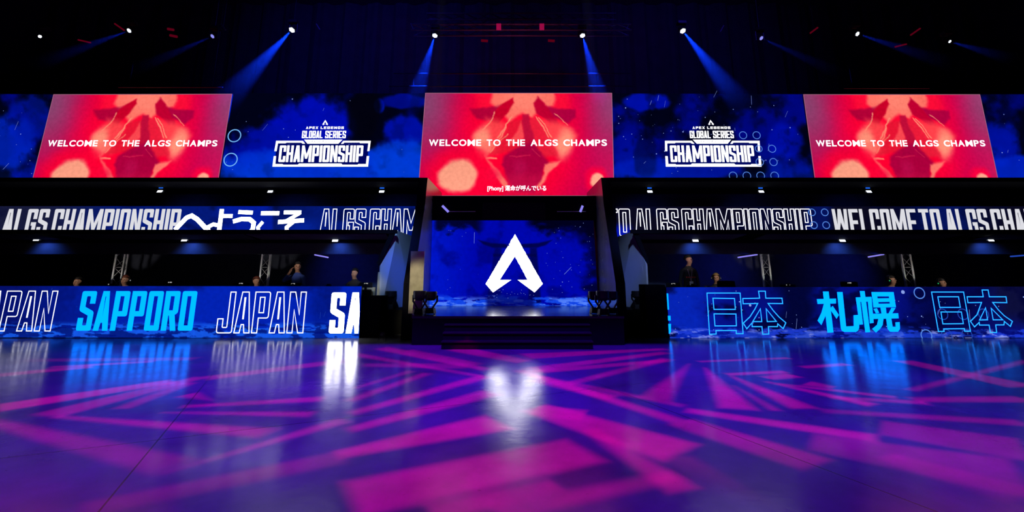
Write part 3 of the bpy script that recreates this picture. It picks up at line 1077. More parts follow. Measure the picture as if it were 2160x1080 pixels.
def stage_pic(u, v, px, py):
    c = Canvas(px, py, (0, 6, 172))
    n = fbm(px / 45., py / 45., 6)
    n2 = fbm(px / 22. + 9, py / 16., 5)
    c.mix((0, 24, 205), sst(.30, 0, u) * .8)
    c.mix((0, 2, 120), sst(.45, .65, n) * .7)
    top = (py - 465) + (n2 - .5) * 50
    c.mix((1, 1, 26), (1 - sst(10, 34, top)) * sst(1105, 1130, px))
    c.mix((1, 1, 26), (1 - sst(8, 26, top)) * (sst(912, 925, px) - sst(1000, 1030, px)) * .85)
    c.mix((1, 1, 30), (1 - sst(20, 75, top + (1262 - px) * .35)) * sst(1150, 1215, px))
    c.mix((1, 1, 34), sst(1222, 1262, px + (n2 - .5) * 60) * sst(470, 520, py) * .85)
    # dark gateway silhouette behind the emblem
    dk = (1, 3, 72)
    c.poly(dk, [(1008, 507), (1035, 514), (1086, 517), (1135, 514), (1166, 507), (1150, 519), (1132, 524), (1040, 524), (1020, 517)], 2.0, .95)
    c.poly(dk, [(1040, 537), (1132, 537), (1132, 543), (1040, 543)], 2.0, .8)
    c.poly(dk, [(1044, 524), (1058, 524), (1056, 646), (1025, 646)], 3.0, .6)
    c.poly(dk, [(1118, 524), (1132, 524), (1142, 646), (1114, 646)], 3.0, .85)
    # pale rocks and water along the bottom
    brush(c, px, py, 618, (20, 75, 235), .50, 30., 6., .9 * 1.0, 2.0, 646.)
    brush(c, px, py, 622, (95, 140, 255), .60, 22., 5., .8, 7.0, 646.)
    c.mix((0, 2, 90), (sst(1020, 1032, px) - sst(1120, 1132, px)) * sst(600, 640, py) * .75)
    return c.linear()


cabinet(cs, YL, .1, root)
display('display', cs, YL, 300, 150, stage_pic, PIC, root)
em = Sign(YL - 0.014)
rgn = random.Random(5)
pts = []
for i, a in enumerate(EMBLEM):
    b = EMBLEM[(i + 1) % len(EMBLEM)]
    n = max(1, int(math.hypot(b[0] - a[0], b[1] - a[1]) / 7)) if i in (0, 4, 9) else 1
    pts.append(a)
    for k in range(1, n):
        t = k / n
        j = rgn.uniform(-2.2, 2.2) if rgn.random() < .6 else 0
        pts.append((a[0] + (b[0] - a[0]) * t + j, a[1] + (b[1] - a[1]) * t + j * .4))
em.fill([pxl(pts, YL, 2.7, 880, 360)])
em.build('arrowhead_emblem', WHT, root)
ch = Sign(YL - 0.02)
for (x, y, w_, h_) in ((520, 425, 16, 9), (508, 418, 8, 12), (530, 398, 10, 8), (540, 408, 7, 5), (484, 505, 14, 4), (478, 522, 8, 4), (640, 530, 5, 14), (650, 545, 12, 4), (402, 645, 10, 8), (428, 672, 16, 3), (440, 668, 6, 4), (610, 455, 7, 4), (690, 590, 8, 6), (632, 495, 6, 4), (455, 570, 10, 3)):
    k = 7
    ch.fill([pxl([(x + (w_ * (.5 + .5 * rgn.random())) * math.cos(6.283 * i / k) * .6, y + h_ * (.5 + .5 * rgn.random()) * math.sin(6.283 * i / k) * .6) for i in range(k)], YL, 2.7, 880, 360)])
ch.build('worn_flecks', glow('led_deep_blue', srgb(0, 6, 150), 1.0), root)['kind'] = 'stuff'
sg = Sign(YL - 0.01)
sparkles(sg, YL, (930, 480, 1020, 640), 10, 21, (.003, .007), 1)
sparkles(sg, YL, (1150, 470, 1255, 640), 40, 22, (.003, .009), 1)
sparkles(sg, YL, (1030, 610, 1140, 630), 25, 25, (.004, .009), 0)
sg.build('sparkle_pattern', SPARK, root)['kind'] = 'stuff'

# portal: two side boards with raking front edge, and the header box
PIN, PTH = 2.45, 0.23
prof = [(11.75, 0), (11.8, 1.3), (12.92, 3.38), (13.15, 4.17), (15.85, 4.17), (15.85, 0)]
for sgn, lab in ((-1, 'tall charcoal portal board on the left of the stage screen, red glow at its top'), (1, 'tall charcoal portal board on the right of the stage screen, red glow at its top')):
    xi, xo = sgn * PIN, sgn * (PIN + PTH)
    v = [(xi, y, z) for y, z in prof] + [(xo, y, z) for y, z in prof]
    k = len(prof)
    f = [tuple(range(k)), tuple(range(2 * k - 1, k - 1, -1))] + [(i, i + k, (i + 1) % k + k, (i + 1) % k) for i in range(k)]
    o = pyd('portal_board', v, f, [PORTAL, BLACK])
    for p_ in o.data.polygons:
        p_.material_index = 0 if p_.index == 0 else 1
    tag(o, lab, 'wall panel', 'portal boards beside the stage screen')
zh0, zh1 = at(1085, 465, YL).z, at(1085, 413, YL - .1).z
hd = thing('portal_header', 'dark header box spanning above the stage screen', 'header', (0, YL, zh1))
boxo('header_box', -PIN + .002, PIN - .002, YL - .1, YL + .45, zh0, zh1, BLACK, hd)
boxo('header_panel', -.95, .92, YL - .115, YL - .1, zh0 + .02, zh0 + .52, CASE, hd)
for s in (-1, 1):
    bm = tube(bmesh.new(), at(1085 + s * 148 - 4, 434, YL - .16), at(1085 + s * 143 + (4 if s < 0 else -4), 447, YL - .16), .035, 10)
    o = bmo('bracket_lamp', bm, TUBE, hd)
for q0, q1 in ((946, 1003), (1175, 1236)):
    bmo('rail', tube(bmesh.new(), at(q0, 446, YL - .14), at(q1, 446, YL - .14), .012), ALU, hd)

# pale boards standing in for the lit left portal face and right lit gap
o = boxo('portal_lit_face', at(864, 600, 11.7).x, at(893, 600, 11.7).x, 11.68, 11.72, ZS, at(880, 530, 11.7).z, PLY_AND_FACE)
tag(o, 'pale panel standing in for the lit lower face of the left portal board', 'panel')
o = boxo('lit_gap_strip', at(1301, 600, 13.1).x, at(1305, 600, 13.1).x, 13.1, 13.15, .60, at(1303, 537, 13.1).z, mat('lit_gap_white', (.8, .76, .62), .5))
tag(o, 'thin white strip standing in for a lit gap by the right portal board', 'lit gap')

# ------------------------------------------------------------------ booths, desks
YD = 12.13
YC = 12.8
YT = 14.6
DESK = {-1: [(-300, 603), (763, 604), (757, 713), (-300, 711)], 1: [(1405, 606), (2460, 604), (2460, 712), (1413, 713)]}


def desk_pic(side):
    def fn(u, v, px, py):
        n = fbm(px / 70. + 3 * side, py / 50., 6)
        n2 = fbm(px / 25. + 4 * side, py / 18., 5)
        if side < 0:
            c = Canvas(px, py, (2, 34, 178))
            c.mix((4, 12, 92), sst(330, -20, px + (n - .5) * 250) * .85)
            c.mix((3, 16, 110), sst(.5, .68, n) * .65)
            brush(c, px, py, 676, (22, 92, 235), .46, 34., 6., .9, 1.0)
            brush(c, px, py, 676, (1, 16, 110), .56, 24., 7., .8, 5.0)
            c.blob((1, 14, 95), 680, 645, 26, 40, .7, .5)
        else:
            c = Canvas(px, py, (4, 14, 125))
            c.mix((6, 38, 185), sst(1560, 1430, px + (n - .5) * 160) * .9)
            c.mix((1, 3, 40), sst(1600, 1655, px + (n - .5) * 60) * sst(1740, 1690, px + (n - .5) * 60) * .85)
            c.mix((14, 14, 46), sst(2040, 2120, px + (n - .5) * 60) * sst(715, 650, py) * .85)
            c.mix((1, 2, 50), sst(.52, .66, n) * .8)
            c.mix((2, 5, 60), sst(1880, 1960, px) * sst(2120, 2040, px) * .75)
            brush(c, px, py, 684, (30, 60, 215), .62, 30., 6., .9, 3.0)
            brush(c, px, py, 690, (150, 165, 255), .66, 24., 5., .8, 6.0)
            c.blob((165, 200, 255), 1876, 706, 10, 4, .8, .95)
            c.blob((15, 60, 215), 1876, 702, 40, 12, .8, .8)
            brush(c, px, py, 692, (25, 60, 200), .56, 30., 6., .8, 9.0)
        return c.linear()
    return fn


NI = [[(748, 122), (1220, 122), (1262, 700), (1165, 700), (1165, 655), (875, 655), (880, 705), (785, 708)],
      [(833, 195), (1140, 200), (1152, 355), (848, 355)], [(848, 418), (1160, 420), (1167, 588), (862, 590)],
      [(1482, 95), (1578, 95), (1585, 195), (1815, 195), (1825, 272), (1617, 270), (1690, 370), (1770, 460), (1870, 545), (1832, 628), (1755, 560), (1750, 600), (1622, 600), (1628, 705), (1540, 707), (1530, 600), (1390, 600), (1390, 545), (1315, 630), (1265, 550), (1360, 460), (1430, 350), (1470, 270), (1262, 275), (1258, 200), (1497, 195)],
      [(1508, 345), (1528, 528), (1400, 528)], [(1590, 345), (1735, 525), (1605, 528)]]
NI2 = [[(1240, 75), (1557, 75), (1625, 463), (1568, 463), (1565, 437), (1360, 440), (1365, 465), (1308, 465)],
       [(1302, 122), (1507, 122), (1525, 227), (1322, 227)], [(1333, 272), (1535, 272), (1555, 388), (1352, 390)],
       [(1740, 55), (1800, 55), (1812, 122), (1977, 122), (1985, 180), (1845, 178), (1900, 250), (1960, 310), (2040, 365), (2020, 415), (1960, 365), (1957, 400), (1875, 400), (1885, 475), (1822, 475), (1810, 402), (1715, 402), (1712, 375), (1665, 420), (1625, 365), (1690, 300), (1735, 178), (1600, 180), (1592, 122), (1752, 122)],
       [(1775, 230), (1795, 350), (1715, 352)], [(1830, 235), (1945, 350), (1850, 350)]]
SAP = [[(105, 145), (295, 140), (295, 188), (112, 193)], [(165, 70), (222, 70), (270, 475), (210, 478)],
       [(175, 190), (215, 210), (200, 290), (150, 402), (112, 358), (150, 280)], [(232, 240), (262, 212), (324, 302), (300, 340)],
       [(305, 75), (360, 75), (395, 415), (470, 412), (468, 305), (525, 300), (524, 430), (512, 458), (492, 470), (375, 470), (352, 458), (342, 430)],
       [(490, 128), (530, 127), (562, 395), (527, 398)], [(605, 124), (645, 122), (668, 380), (630, 385)], [(490, 128), (645, 122), (650, 168), (495, 174)],
       [(530, 65), (578, 65), (633, 472), (585, 475)], [(650, 290), (910, 285), (915, 335), (655, 342)],
       [(735, 228), (788, 228), (795, 290), (745, 290)], [(666, 242), (700, 235), (722, 280), (690, 287)], [(842, 232), (885, 232), (850, 287), (815, 287)],
       [(715, 335), (765, 335), (757, 400), (735, 435), (690, 477), (652, 440), (700, 400)],
       [(790, 335), (842, 335), (855, 418), (885, 420), (882, 375), (925, 372), (928, 440), (908, 468), (830, 468), (805, 440)]]

for side in (-1, 1):
    sn = 'left' if side < 0 else 'right'
    root, cs = screen_root(DESK[side], YD, 'long blue desk-front screen reading SAPPORO and JAPAN' if side < 0 else 'long blue desk-front screen with cyan kanji lettering', group='desk-front screens')
    cabinet(cs, YD, .07, root)
    display('display', cs, YD, 560, 70, desk_pic(side), PIC, root)
    Z = YD - .012
    if side < 0:
        xm = at(760, 655, YD).x - .01
        def T(sg, s, x0, x1, yt, yb, **k):
            sg.text(s, xz(x0, (yt + yb) / 2, YD)[0], xz(x1, (yt + yb) / 2, YD)[0], xz(x0, yb, YD)[1], xz(x0, yt, YD)[1], **k)
        a = Sign(Z)
        T(a, 'JAPAN', -66, 115, 614, 698, outline=.021, gap=.07, w=.42, t=.145)
        a.build('outline_lettering', LINEW, root)
        T(a, 'JAPAN', 462, 643, 616, 702, outline=.022, gap=.07, w=.42, t=.145)
        a.build('outline_lettering', LINEW, root)
        a = Sign(Z)
        T(a, 'SAPPORO', 168, 412, 614, 697.5, gap=.06, w=.42, t=.155)
        a.build('cyan_lettering', CYAN, root)
        a = Sign(Z, xmax=xm)
        T(a, 'SAPPORO', 697, 940, 617, 703, gap=.06, w=.42, t=.165)
        a.build('white_lettering', WHT, root)
        sg = Sign(YD - .009)
        sparkles(sg, YD, (20, 620, 740, 700), 14, 31, (.003, .007), 9)
        sg.build('sparkle_pattern', RINGD, root)['kind'] = 'stuff'
    else:
        a = Sign(Z)
        for l in NI:
            a.stroke(pxl(l, YD, 6.75, 1380, 600), .021)
        a.build('outline_lettering', LINEC, root)
        for l in NI2:
            a.stroke(pxl(l, YD, 4.696, 1700, 600), .021)
        a.build('outline_lettering', LINEC, root)
        a = Sign(Z)
        for l in SAP:
            a.fill([pxl(l, YD, 4.696, 1700, 600)])
        a.fill([pxl(l, YD, 4.696, 1700, 600) for l in ([(645, 75), (865, 75), (888, 225), (665, 228)], [(703, 118), (818, 118), (822, 136), (706, 138)], [(713, 174), (825, 172), (828, 189), (716, 191)])])
        a.build('cyan_lettering', CYAN, root)
        for l in ([(1405.8, 619), (1409, 619), (1411, 653), (1408, 653)], [(1408.5, 666), (1414, 666), (1414.5, 676), (1409, 676)], [(1409.4, 683), (1415, 683), (1415, 700), (1412, 704), (1410.6, 704)]):
            a.fill([pxl(l, YD)])
        a.build('cyan_lettering', CYAN, root)
        a = Sign(YD - .017)
        for (x, y, r) in ((1118, 85, 52), (1188, 503, 52)):
            a.circle(xz(x / 4.696 + 1700, y / 4.696 + 600, YD), r / 4.696 * .0116, .026)
            a.build('ring_graphic', RING, root)
        a = Sign(YD - .007)
        for (x, y, r) in ((1352, 295, 50), (1553, 295, 50), (1757, 295, 50), (1392, 500, 50), (1593, 500, 50)):
            a.circle(xz(x / 4.696 + 1700, y / 4.696 + 600, YD), r / 4.696 * .0116, .020)
            a.build('ring_graphic', RINGD, root)
        sg = Sign(YD - .009)
        sparkles(sg, YD, (1415, 612, 1700, 706), 26, 33, (.004, .012), 3)
        sparkles(sg, YD, (1700, 612, 2160, 706), 26, 34, (.004, .012), 2)
        sg.disc(xz(1904, 616, YD), .045, 16)
        sg.disc(xz(1582, 644, YD), .03, 12)
        sg.build('sparkle_pattern', SPARK, root)['kind'] = 'stuff'

    # the desk behind its screen
    e = at(760 if side < 0 else 1409, 655, YD).x
    far = -19.5 if side < 0 else 19.5
    x0, x1 = (far, e) if side < 0 else (e, far)
    d = thing('player_desk', f'long black player desk behind the {sn} desk-front screen', 'desk', ((x0 + x1) / 2, 12.6, 0), 'player desks')
    boxo('worktop', x0, x1, YD + .075, YD + .85, 1.07, 1.11, BLACK, d, .006)
    boxo('front_board', x0, x1, YD + .075, YD + .11, 0, 1.07, BLACK, d)
    boxo('end_board', e - .03 if side < 0 else e + .001, e - .001 if side < 0 else e + .03, YD + .11, YD + .85, 0, 1.07, BLACK, d)
    # black casing at the desk's inner end
    g0, g1 = at(757.5 if side < 0 else 1412.5, 700, YD + .08).x, at(800 if side < 0 else 1366, 700, YD + .08).x
    o = boxo('equipment_box', e + (.002 if side < 0 else -.002), g1, YD + .08, YD + .71, 0, .97 if side < 0 else 1.25, BLACK, None, .01)
    tag(o, f'black boxy casing closing the inner end of the {sn} player desk', 'casing', 'desk end casings')
    # low black riser carrying moving lights
    r0, r1 = (-3.66, -2.69) if side < 0 else (2.69, 3.66)
    o = boxo('side_riser', r0, r1, YD + .73, 14.9, 0, .60, BLACK2)
    tag(o, f'low black riser between the stage and the {sn} booth end', 'riser', 'side risers')

    # player platform, canopy (also floor of the upper tier), back wall
    inn = at(838 if side < 0 else 1330, 486, YC).x
    bx0, bx1 = (far, inn) if side < 0 else (inn, far)
    pf = -4.0 if side < 0 else 4.05
    o = boxo('player_platform', *((far, pf) if side < 0 else (pf, far)), YD + .95, 15.6, 0, .20, BLACK2)
    tag(o, f'low dark platform under the {sn} players', 'platform', 'player platforms')
    zt = at(1085, 484.5, YC).z
    cn = thing('booth_canopy', f'black flat canopy over the {sn} player booth', 'canopy', ((bx0 + bx1) / 2, YC, zt), 'booth canopies')
    rx0, rx1 = (bx0, bx1 - .34) if side < 0 else (bx0 + .34, bx1)
    boxo('roof_slab', rx0, rx1, YC + .04, 14.55, zt - .10, zt - .01, BLACK, cn)
    boxo('upper_floor', rx0, rx1, 14.72, 15.48, zt - .10, zt - .01, BLACK, cn)
    boxo('front_fascia', bx0, bx1, YC, YC + .04, zt - .10, zt, BLACK, cn)
    # soffit boards just behind the fascia, drop beam further back
    segs = ([(-300, 96), (150, 520), (535, 812)] if side < 0 else [(1330, 1560), (1600, 2010), (2078, 2450)])
    for k, (a_, b_) in enumerate(segs):
        q0, q1 = at(a_, 496, YC + .5).x, at(b_, 496, YC + .5).x
        lit = (side < 0 and k != 1) or (side > 0 and k == 2)  # lit boards take the lighter copy, light put into their colour
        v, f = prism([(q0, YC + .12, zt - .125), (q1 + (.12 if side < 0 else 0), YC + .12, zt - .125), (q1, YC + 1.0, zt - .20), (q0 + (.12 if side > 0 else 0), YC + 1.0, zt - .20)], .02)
        pyd('soffit_board', v, f, SOFFIT_LIT if lit else GREY, cn)
    boxo('drop_beam', bx0, bx1, 14.25, 14.33, at(1085, 536, 14.25).z, at(1085, 513, 14.25).z, GREY, cn)
    boxo('beam_hanger', bx0, bx1, 14.27, 14.31, at(1085, 513, 14.25).z, zt - .10, BLACK, cn)
    o = boxo('booth_back_panel', bx0, bx1, 15.5, 15.58, .20, zt - .01, mat('navy_booth_back', (.07, .075, .11), .85))
    tag(o, f'dark navy back panel of the {sn} player booth', 'panel', 'booth back panels')
    # booth end panel ("wing") with chamfered front
    if side < 0:
        A = [at(800, 660, 12.9), at(866, 660, 14.45), at(871.5, 500, 14.45), at(836, 487, 13.2), at(801, 560, 12.9)]
    else:
        A = [at(1367, 660, 12.9), at(1304, 660, 14.45), at(1301, 500, 14.45), at(1337, 487, 13.2), at(1362, 556, 12.9)]
    A = [Vector((p.x, p.y, max(p.z, .602))) for p in A]
    A[0].z = A[1].z = .602
    v, f = prism(A, .05 if side > 0 else .05)
    o = pyd('booth_end_panel', v, f, WINGM)
    tag(o, f'blue-grey chamfered end panel of the {sn} player booth', 'panel', 'booth end panels')
    # black raking edge of the booth opening
    if side < 0:
        B_ = [at(801, 560, 12.88), at(838, 485, 12.88), at(826, 485, 12.88), at(795, 556, 12.88)]
    else:
        B_ = [at(1365, 556, 12.88), at(1332, 485, 12.88), at(1344, 485, 12.88), at(1371, 556, 12.88)]
    v, f = prism(B_, .05)
    o = pyd('raking_strut', v, f, BLACK)
    tag(o, f'black slanted strut joining the {sn} canopy to its end panel', 'strut', 'canopy struts')

    # upper tier: ticker screen, roof, back
    tc_ = [(-300, 435), (876, 435), (872, 512), (-300, 512)] if side < 0 else [(1299, 436), (2460, 435), (2460, 512), (1301, 512)]
    root, cs = screen_root(tc_, YT, 'thin blue ticker screen with Japanese welcome text above the left booth' if side < 0 else 'thin dark ticker screen reading WELCOME TO above the right booth', group='ticker screens')
    def tick(u, v, px, py, side=side):
        n = fbm(px / 60. + side, py / 50., 5)
        if side < 0:
            c = Canvas(px, py, (3, 24, 118))
            c.mix((24, 26, 54), sst(290, 60, px + (n - .5) * 60) * .95)
            c.mix((2, 28, 165), sst(440, 480, px) * sst(580, 572, px) * .8)
            c.mix((3, 14, 78), sst(572, 580, px) * sst(700, 600, px) * .6)
            c.mix((4, 40, 170), sst(560, 640, px) * sst(690, 640, px) * sst(450, 480, py) * .7)
        else:
            c = Canvas(px, py, (10, 9, 30))
            c.mix((4, 18, 95), sst(1690, 1705, px) * sst(1765, 1740, px) * .9)
            c.mix((4, 20, 100), sst(1890, 1950, px + (n - .5) * 40) * sst(2100, 2020, px) * .85)
            c.mix((2, 20, 190), sst(465, 485, py + (n - .5) * 20) * sst(1340, 1320, px) * .9)
        c.mix((1, 6, 45), sst(.5, .7, n) * .6)
        return c.linear()
    cabinet(cs, YT, .08, root)
    display('display', cs, YT, 420, 40, tick, PIC, root)
    Z = YT - .012
    lo, hi = xz(1085, 497, YT)[1], xz(1085, 441, YT)[1]
    X = lambda p: xz(p, 469, YT)[0]
    K = dict(gap=.055, w=.40, t=.145)
    if side < 0:
        a = Sign(Z)
        a.text('ALGS', X(8), X(102), lo, hi, **K)
        a.build('lettering', WHT2, root)
        a.text('CHAMPIONSHIP', X(112), X(380), lo, hi, **K)
        a.build('lettering', WHT2, root)
        a = Sign(Z - .004)
        k_ = lambda pts: pxl(pts, YT, 4.696, 440, 420)
        for pts, w in (([(-330, 305), (-215, 185), (-165, 165), (-110, 200), (20, 335)], .135),
                       ([(135, 100), (105, 330)], .13), ([(125, 168), (240, 168)], .115), ([(105, 262), (50, 250), (0, 275), (0, 330), (60, 350), (150, 330), (215, 380)], .11),
                       ([(298, 128), (440, 135)], .12), ([(245, 222), (330, 198), (410, 200), (450, 235), (440, 300), (370, 370)], .13),
                       ([(522, 140), (702, 140)], .125), ([(540, 225), (492, 280), (500, 340), (560, 365), (720, 360)], .10),
                       ([(748, 132), (920, 132)], .115), ([(905, 140), (775, 215)], .10), ([(690, 228), (948, 210)], .125), ([(850, 220), (775, 280), (780, 340), (900, 375)], .11)):
            a.stroke(k_(pts), w, closed=False)
        a.build('hiragana_lettering', WHT, root)
        a = Sign(Z, xmax=at(874.5, 469, YT).x)
        a.text('ALGS', X(676), X(771), lo, hi, outline=.021, **K)
        a.build('outline_lettering', LINEW, root)
        a.text('CHAMPIONSHIP', X(780), X(1048), lo, hi, outline=.021, **K)
        a.build('outline_lettering', LINEW, root)
    else:
        a = Sign(Z, xmin=at(1300, 469, YT).x)
        a.text('TO', X(1280), X(1329), lo, hi, outline=.023, **K)
        a.build('outline_lettering', LINEW, root)
        a.text('ALGS', X(1340), X(1431), lo, hi, outline=.023, **K)
        a.build('outline_lettering', LINEW, root)
        a.text('CHAMPIONSHIP', X(1439), X(1712), lo, hi, outline=.023, **K)
        a.build('outline_lettering', LINEW, root)
        a = Sign(Z)
        a.text('WELCOME', X(1757), X(1934), lo, hi, **K)
        a.build('lettering', WHT2, root)
        a.text('TO', X(1940), X(1985), lo, hi, **K)
        a.build('lettering', WHT2, root)
        a.text('ALGS', X(1995), X(2084), lo, hi, **K)
        a.build('lettering', WHT2, root)
        a.text('CHAMPIONSHIP', X(2092), X(2362), lo, hi, **K)
        a.build('lettering', WHT2, root)
        a = Sign(YT - .017)
        for (x, y) in ((1712, 448), (1739, 448), (1716, 475), (1742, 475)):
            a.circle(xz(x, y, YT), 7.3 * .0143, .024)
            a.build('ring_graphic', RING, root)
    zr = at(1085, 374.5, 13.2).z
    inr = at(908, 374.5, 13.2).x if side < 0 else at(1267, 374.5, 13.2).x
    q0, q1 = (far, -2.685) if side < 0 else (2.685, far)
    ur = thing('upper_canopy', f'black roof over the {sn} upper tier, under the video wall', 'canopy', ((q0 + q1) / 2, 13.2, zr), 'upper tier roofs')
    boxo('front_fascia', q0, q1, 13.2, 13.24, zr - .12, zr, BLACK, ur)
    boxo('roof_slab', q0, q1, 13.24, 15.6, zr - .09, zr - .01, BLACK, ur)
    e0 = -2.71 if side < 0 else 2.69
    pyd('cheek_board', *prism([Vector((e0, 13.22, zr - .02)), Vector((e0, 13.0, 3.40)), Vector((e0, 15.7, 3.40)), Vector((e0, 15.7, zr - .02))], .02), BLACK, ur)
    o = boxo('upper_back_panel', *((far, -2.75) if side < 0 else (2.75, far)), 15.62, 15.70, zt, zr - .02, mat('navy_upper_back', (.06, .065, .10), .75))
    tag(o, f'dark back panel of the {sn} upper tier behind the ticker', 'panel', 'upper tier back panels')

# plywood bits at the left desk end
o = boxo('plywood_rail', at(764, 610, 13.0).x, at(791, 610, 13.0).x, 12.99, 13.06, .96, at(775, 606, 13.0).z, PLY_AND_FACE)
tag(o, 'short pale plywood board lying across the left desk end', 'board')
o = boxo('plywood_upright', at(793, 610, 12.98).x, at(802, 610, 12.98).x, 13.08, 13.14, .61, at(797, 574, 13.0).z, PLY_AND_FACE)
tag(o, 'narrow pale plywood upright at the left booth end panel', 'board')

# ------------------------------------------------------------------ booth lights
def downlight(px, py, Y, ztop, group, label, blue, tilt=0.9, aim=None, w=(.16, .10)):
    p = at(px, py, Y)
    t = thing('downlight', label, 'light', p, group)
    bm = box(bmesh.new(), p.x - w[0] * .6, p.x + w[0] * .6, p.y + .03, p.y + .12, p.z - .02, p.z + .10, .01)
    bmo('housing', bm, CASE, t)
    bmo('hanger', tube(bmesh.new(), (p.x, p.y + .08, p.z + .09), (p.x, p.y + .08, ztop), .012), DARKM, t)
    hw, hh = w[0] / 2, w[1] / 2
    c, s = math.cos(tilt), math.sin(tilt)
    pyd('lens', [p + Vector((x, y * s, y * c)) for x, y in ((-hw, -hh), (hw, -hh), (hw, hh), (-hw, hh))], [(0, 1, 2, 3)], LENSW, t)
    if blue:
        pyd('ceiling_glint', [p + Vector((x, .025, .11 + z)) for x, z in ((-hw * .9, -.015), (hw * .9, -.015), (hw * .9, .03), (-hw * .9, .03))], [(0, 1, 2, 3)], GLINTB, t)  # glowing strip stands in for the blue glint on the ceiling
    l = spot('downlight_lamp', p + Vector((0, -.05, -.04)), aim or (p + Vector((.15, .9, -.9))), 26 if not blue else 14, (.03, .12, 1.0), 120, 1.0, .04)
    l.parent = t
    l.location = (0, -.05, -.04)
    return t


for (x, lab) in ((337, 'small lit downlight under the left upper roof, leftmost of three'), (570, 'small lit downlight under the left upper roof, middle of three'), (805, 'small lit downlight under the left upper roof, nearest the stage'),
                 (1371, 'small lit downlight under the right upper roof, nearest the stage'), (1606, 'small lit downlight under the right upper roof, middle of three'), (1833, 'small lit downlight under the right upper roof, rightmost of three')):
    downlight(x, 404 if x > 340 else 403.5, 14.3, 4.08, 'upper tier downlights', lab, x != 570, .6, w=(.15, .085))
for (x, y, lab) in ((77, 505, 'small lit downlight in the left booth, leftmost of three'), (389, 506, 'small lit downlight in the left booth, middle of three'), (707, 507, 'small lit downlight in the left booth, nearest the stage'),
                    (1467, 507, 'small lit downlight in the right booth, nearest the stage'), (1777, 507, 'small lit downlight in the right booth, middle of three'), (2090, 506, 'small lit downlight in the right booth, rightmost of three')):
    downlight(x, y, 13.95, 2.56, 'booth downlights', lab, False, .5, w=(.165, .09))

# violet tube lamps
for (a_, b_, lab) in (((664, 537.5), (692, 543), 'slim violet tube lamp under the left canopy, near the stage'), ((1557, 543), (1597, 537), 'slim violet tube lamp in the right booth beside the upright truss'), ((1832, 542), (1864, 536.5), 'slim violet tube lamp in the right booth, further right'), ((2132, 541), (2170, 538), 'faint slim violet tube lamp at the right edge')):
    p, q = at(*a_, 14.0), at(*b_, 14.7)
    if a_[0] < 1000:
        p, q = at(*a_, 14.7), at(*b_, 14.0)
    t = thing('tube_lamp', lab, 'light', (p + q) / 2, 'violet tube lamps')
    bmo('tube', tube(bmesh.new(), p, q, .02, 8), TUBE if a_[0] < 2100 else RINGD, t)
    if a_[0] in (664, 1557, 1832):
        mid = (p + q) / 2
        spot('tube_glow', mid + Vector((0, -.3, -.15)), mid + Vector((-.6 if a_[0] > 1000 else .6, 1.3, -.7)), 26, (.02, .06, 1.0), 120, 1.0, .1)
    bmo('batten', tube(bmesh.new(), p + Vector((0, 0, .035)), q + Vector((0, 0, .035)), .018, 6), DARKM, t)

# upright truss towers in the booths
def truss_tower(x, Y, z0, z1, lab, half=.14):
    t = thing('truss_tower', lab, 'truss', (x, Y, z0), 'upright trusses in the booths')
    cs_ = [(-half, 0), (half, 0), (half * .25, .24)]
    for (dx, dy) in cs_:
        bmo('chord', tube(bmesh.new(), (x + dx, Y + dy, z0), (x + dx, Y + dy, z1), .025), ALU, t)
    bm = bmesh.new()
    n = 7
    for k in range(n):
        za, zb = z0 + (z1 - z0) * k / n, z0 + (z1 - z0) * (k + 1) / n
        for i in range(3):
            a_, b_ = cs_[i], cs_[(i + 1) % 3]
            if k % 2:
                a_, b_ = b_, a_
            tube(bm, (x + a_[0], Y + a_[1], za), (x + b_[0], Y + b_[1], zb), .008, 6)
        if k in (2, 5):
            tube(bm, (x - half, Y, za), (x + half, Y, za), .010, 6)
    bmo('lacing', bm, LACE, t)
    spot('tower_light', (x, 14.12, 1.12), (x, Y + .05, 1.72), 13, (1, .95, .88), 50, .6, .05)
    return t


for (px_, lab) in ((249, 'silver upright truss at the left behind a seated player'), (558, 'silver upright truss nearer the stage in the left booth'), (1616, 'silver upright truss nearer the stage in the right booth'), (1916, 'silver upright truss right of a seated headset player')):
    p = at(px_, 570, 14.7)
    truss_tower(p.x, 14.7, .20, 2.30, lab, .135 if px_ in (249, 1916) else .12)

# ------------------------------------------------------------------ desk equipment
def monitor(px, w, h, label, mark=True, Y=12.62):
    p = at(px, 600, Y)
    z0 = 1.11
    t = thing('monitor', label, 'monitor', (p.x, Y, z0), 'black monitors on the desks')
    boxo('screen_shell', p.x - w / 2, p.x + w / 2, Y, Y + .035, z0 + .06, z0 + .06 + h, CASE, t, .008)
    pyd('display', [(p.x - w / 2 + .012, Y + .0355, z0 + .07), (p.x + w / 2 - .012, Y + .0355, z0 + .07), (p.x + w / 2 - .012, Y + .0355, z0 + .05 + h), (p.x - w / 2 + .012, Y + .0355, z0 + .05 + h)], [(3, 2, 1, 0)], MONG, t)
    boxo('stand', p.x - .03, p.x + .03, Y - .03, Y + .01, z0 + .015, z0 + .16, CASE, t)
    boxo('foot', p.x - .11, p.x + .11, Y - .07, Y + .09, z0, z0 + .015, CASE, t)
    if mark:
        m = Sign(Y - .004)
        zc = z0 + .06 + h * .72
        m.poly([(p.x - .05, zc), (p.x - .025, zc), (p.x - .018, zc + .022), (p.x - .045, zc + .022)])
        m.poly([(p.x - .01, zc), (p.x + .05, zc), (p.x + .05, zc + .024), (p.x - .006, zc + .024)])
        m.build('printed_mark', MARK, t)
    return t


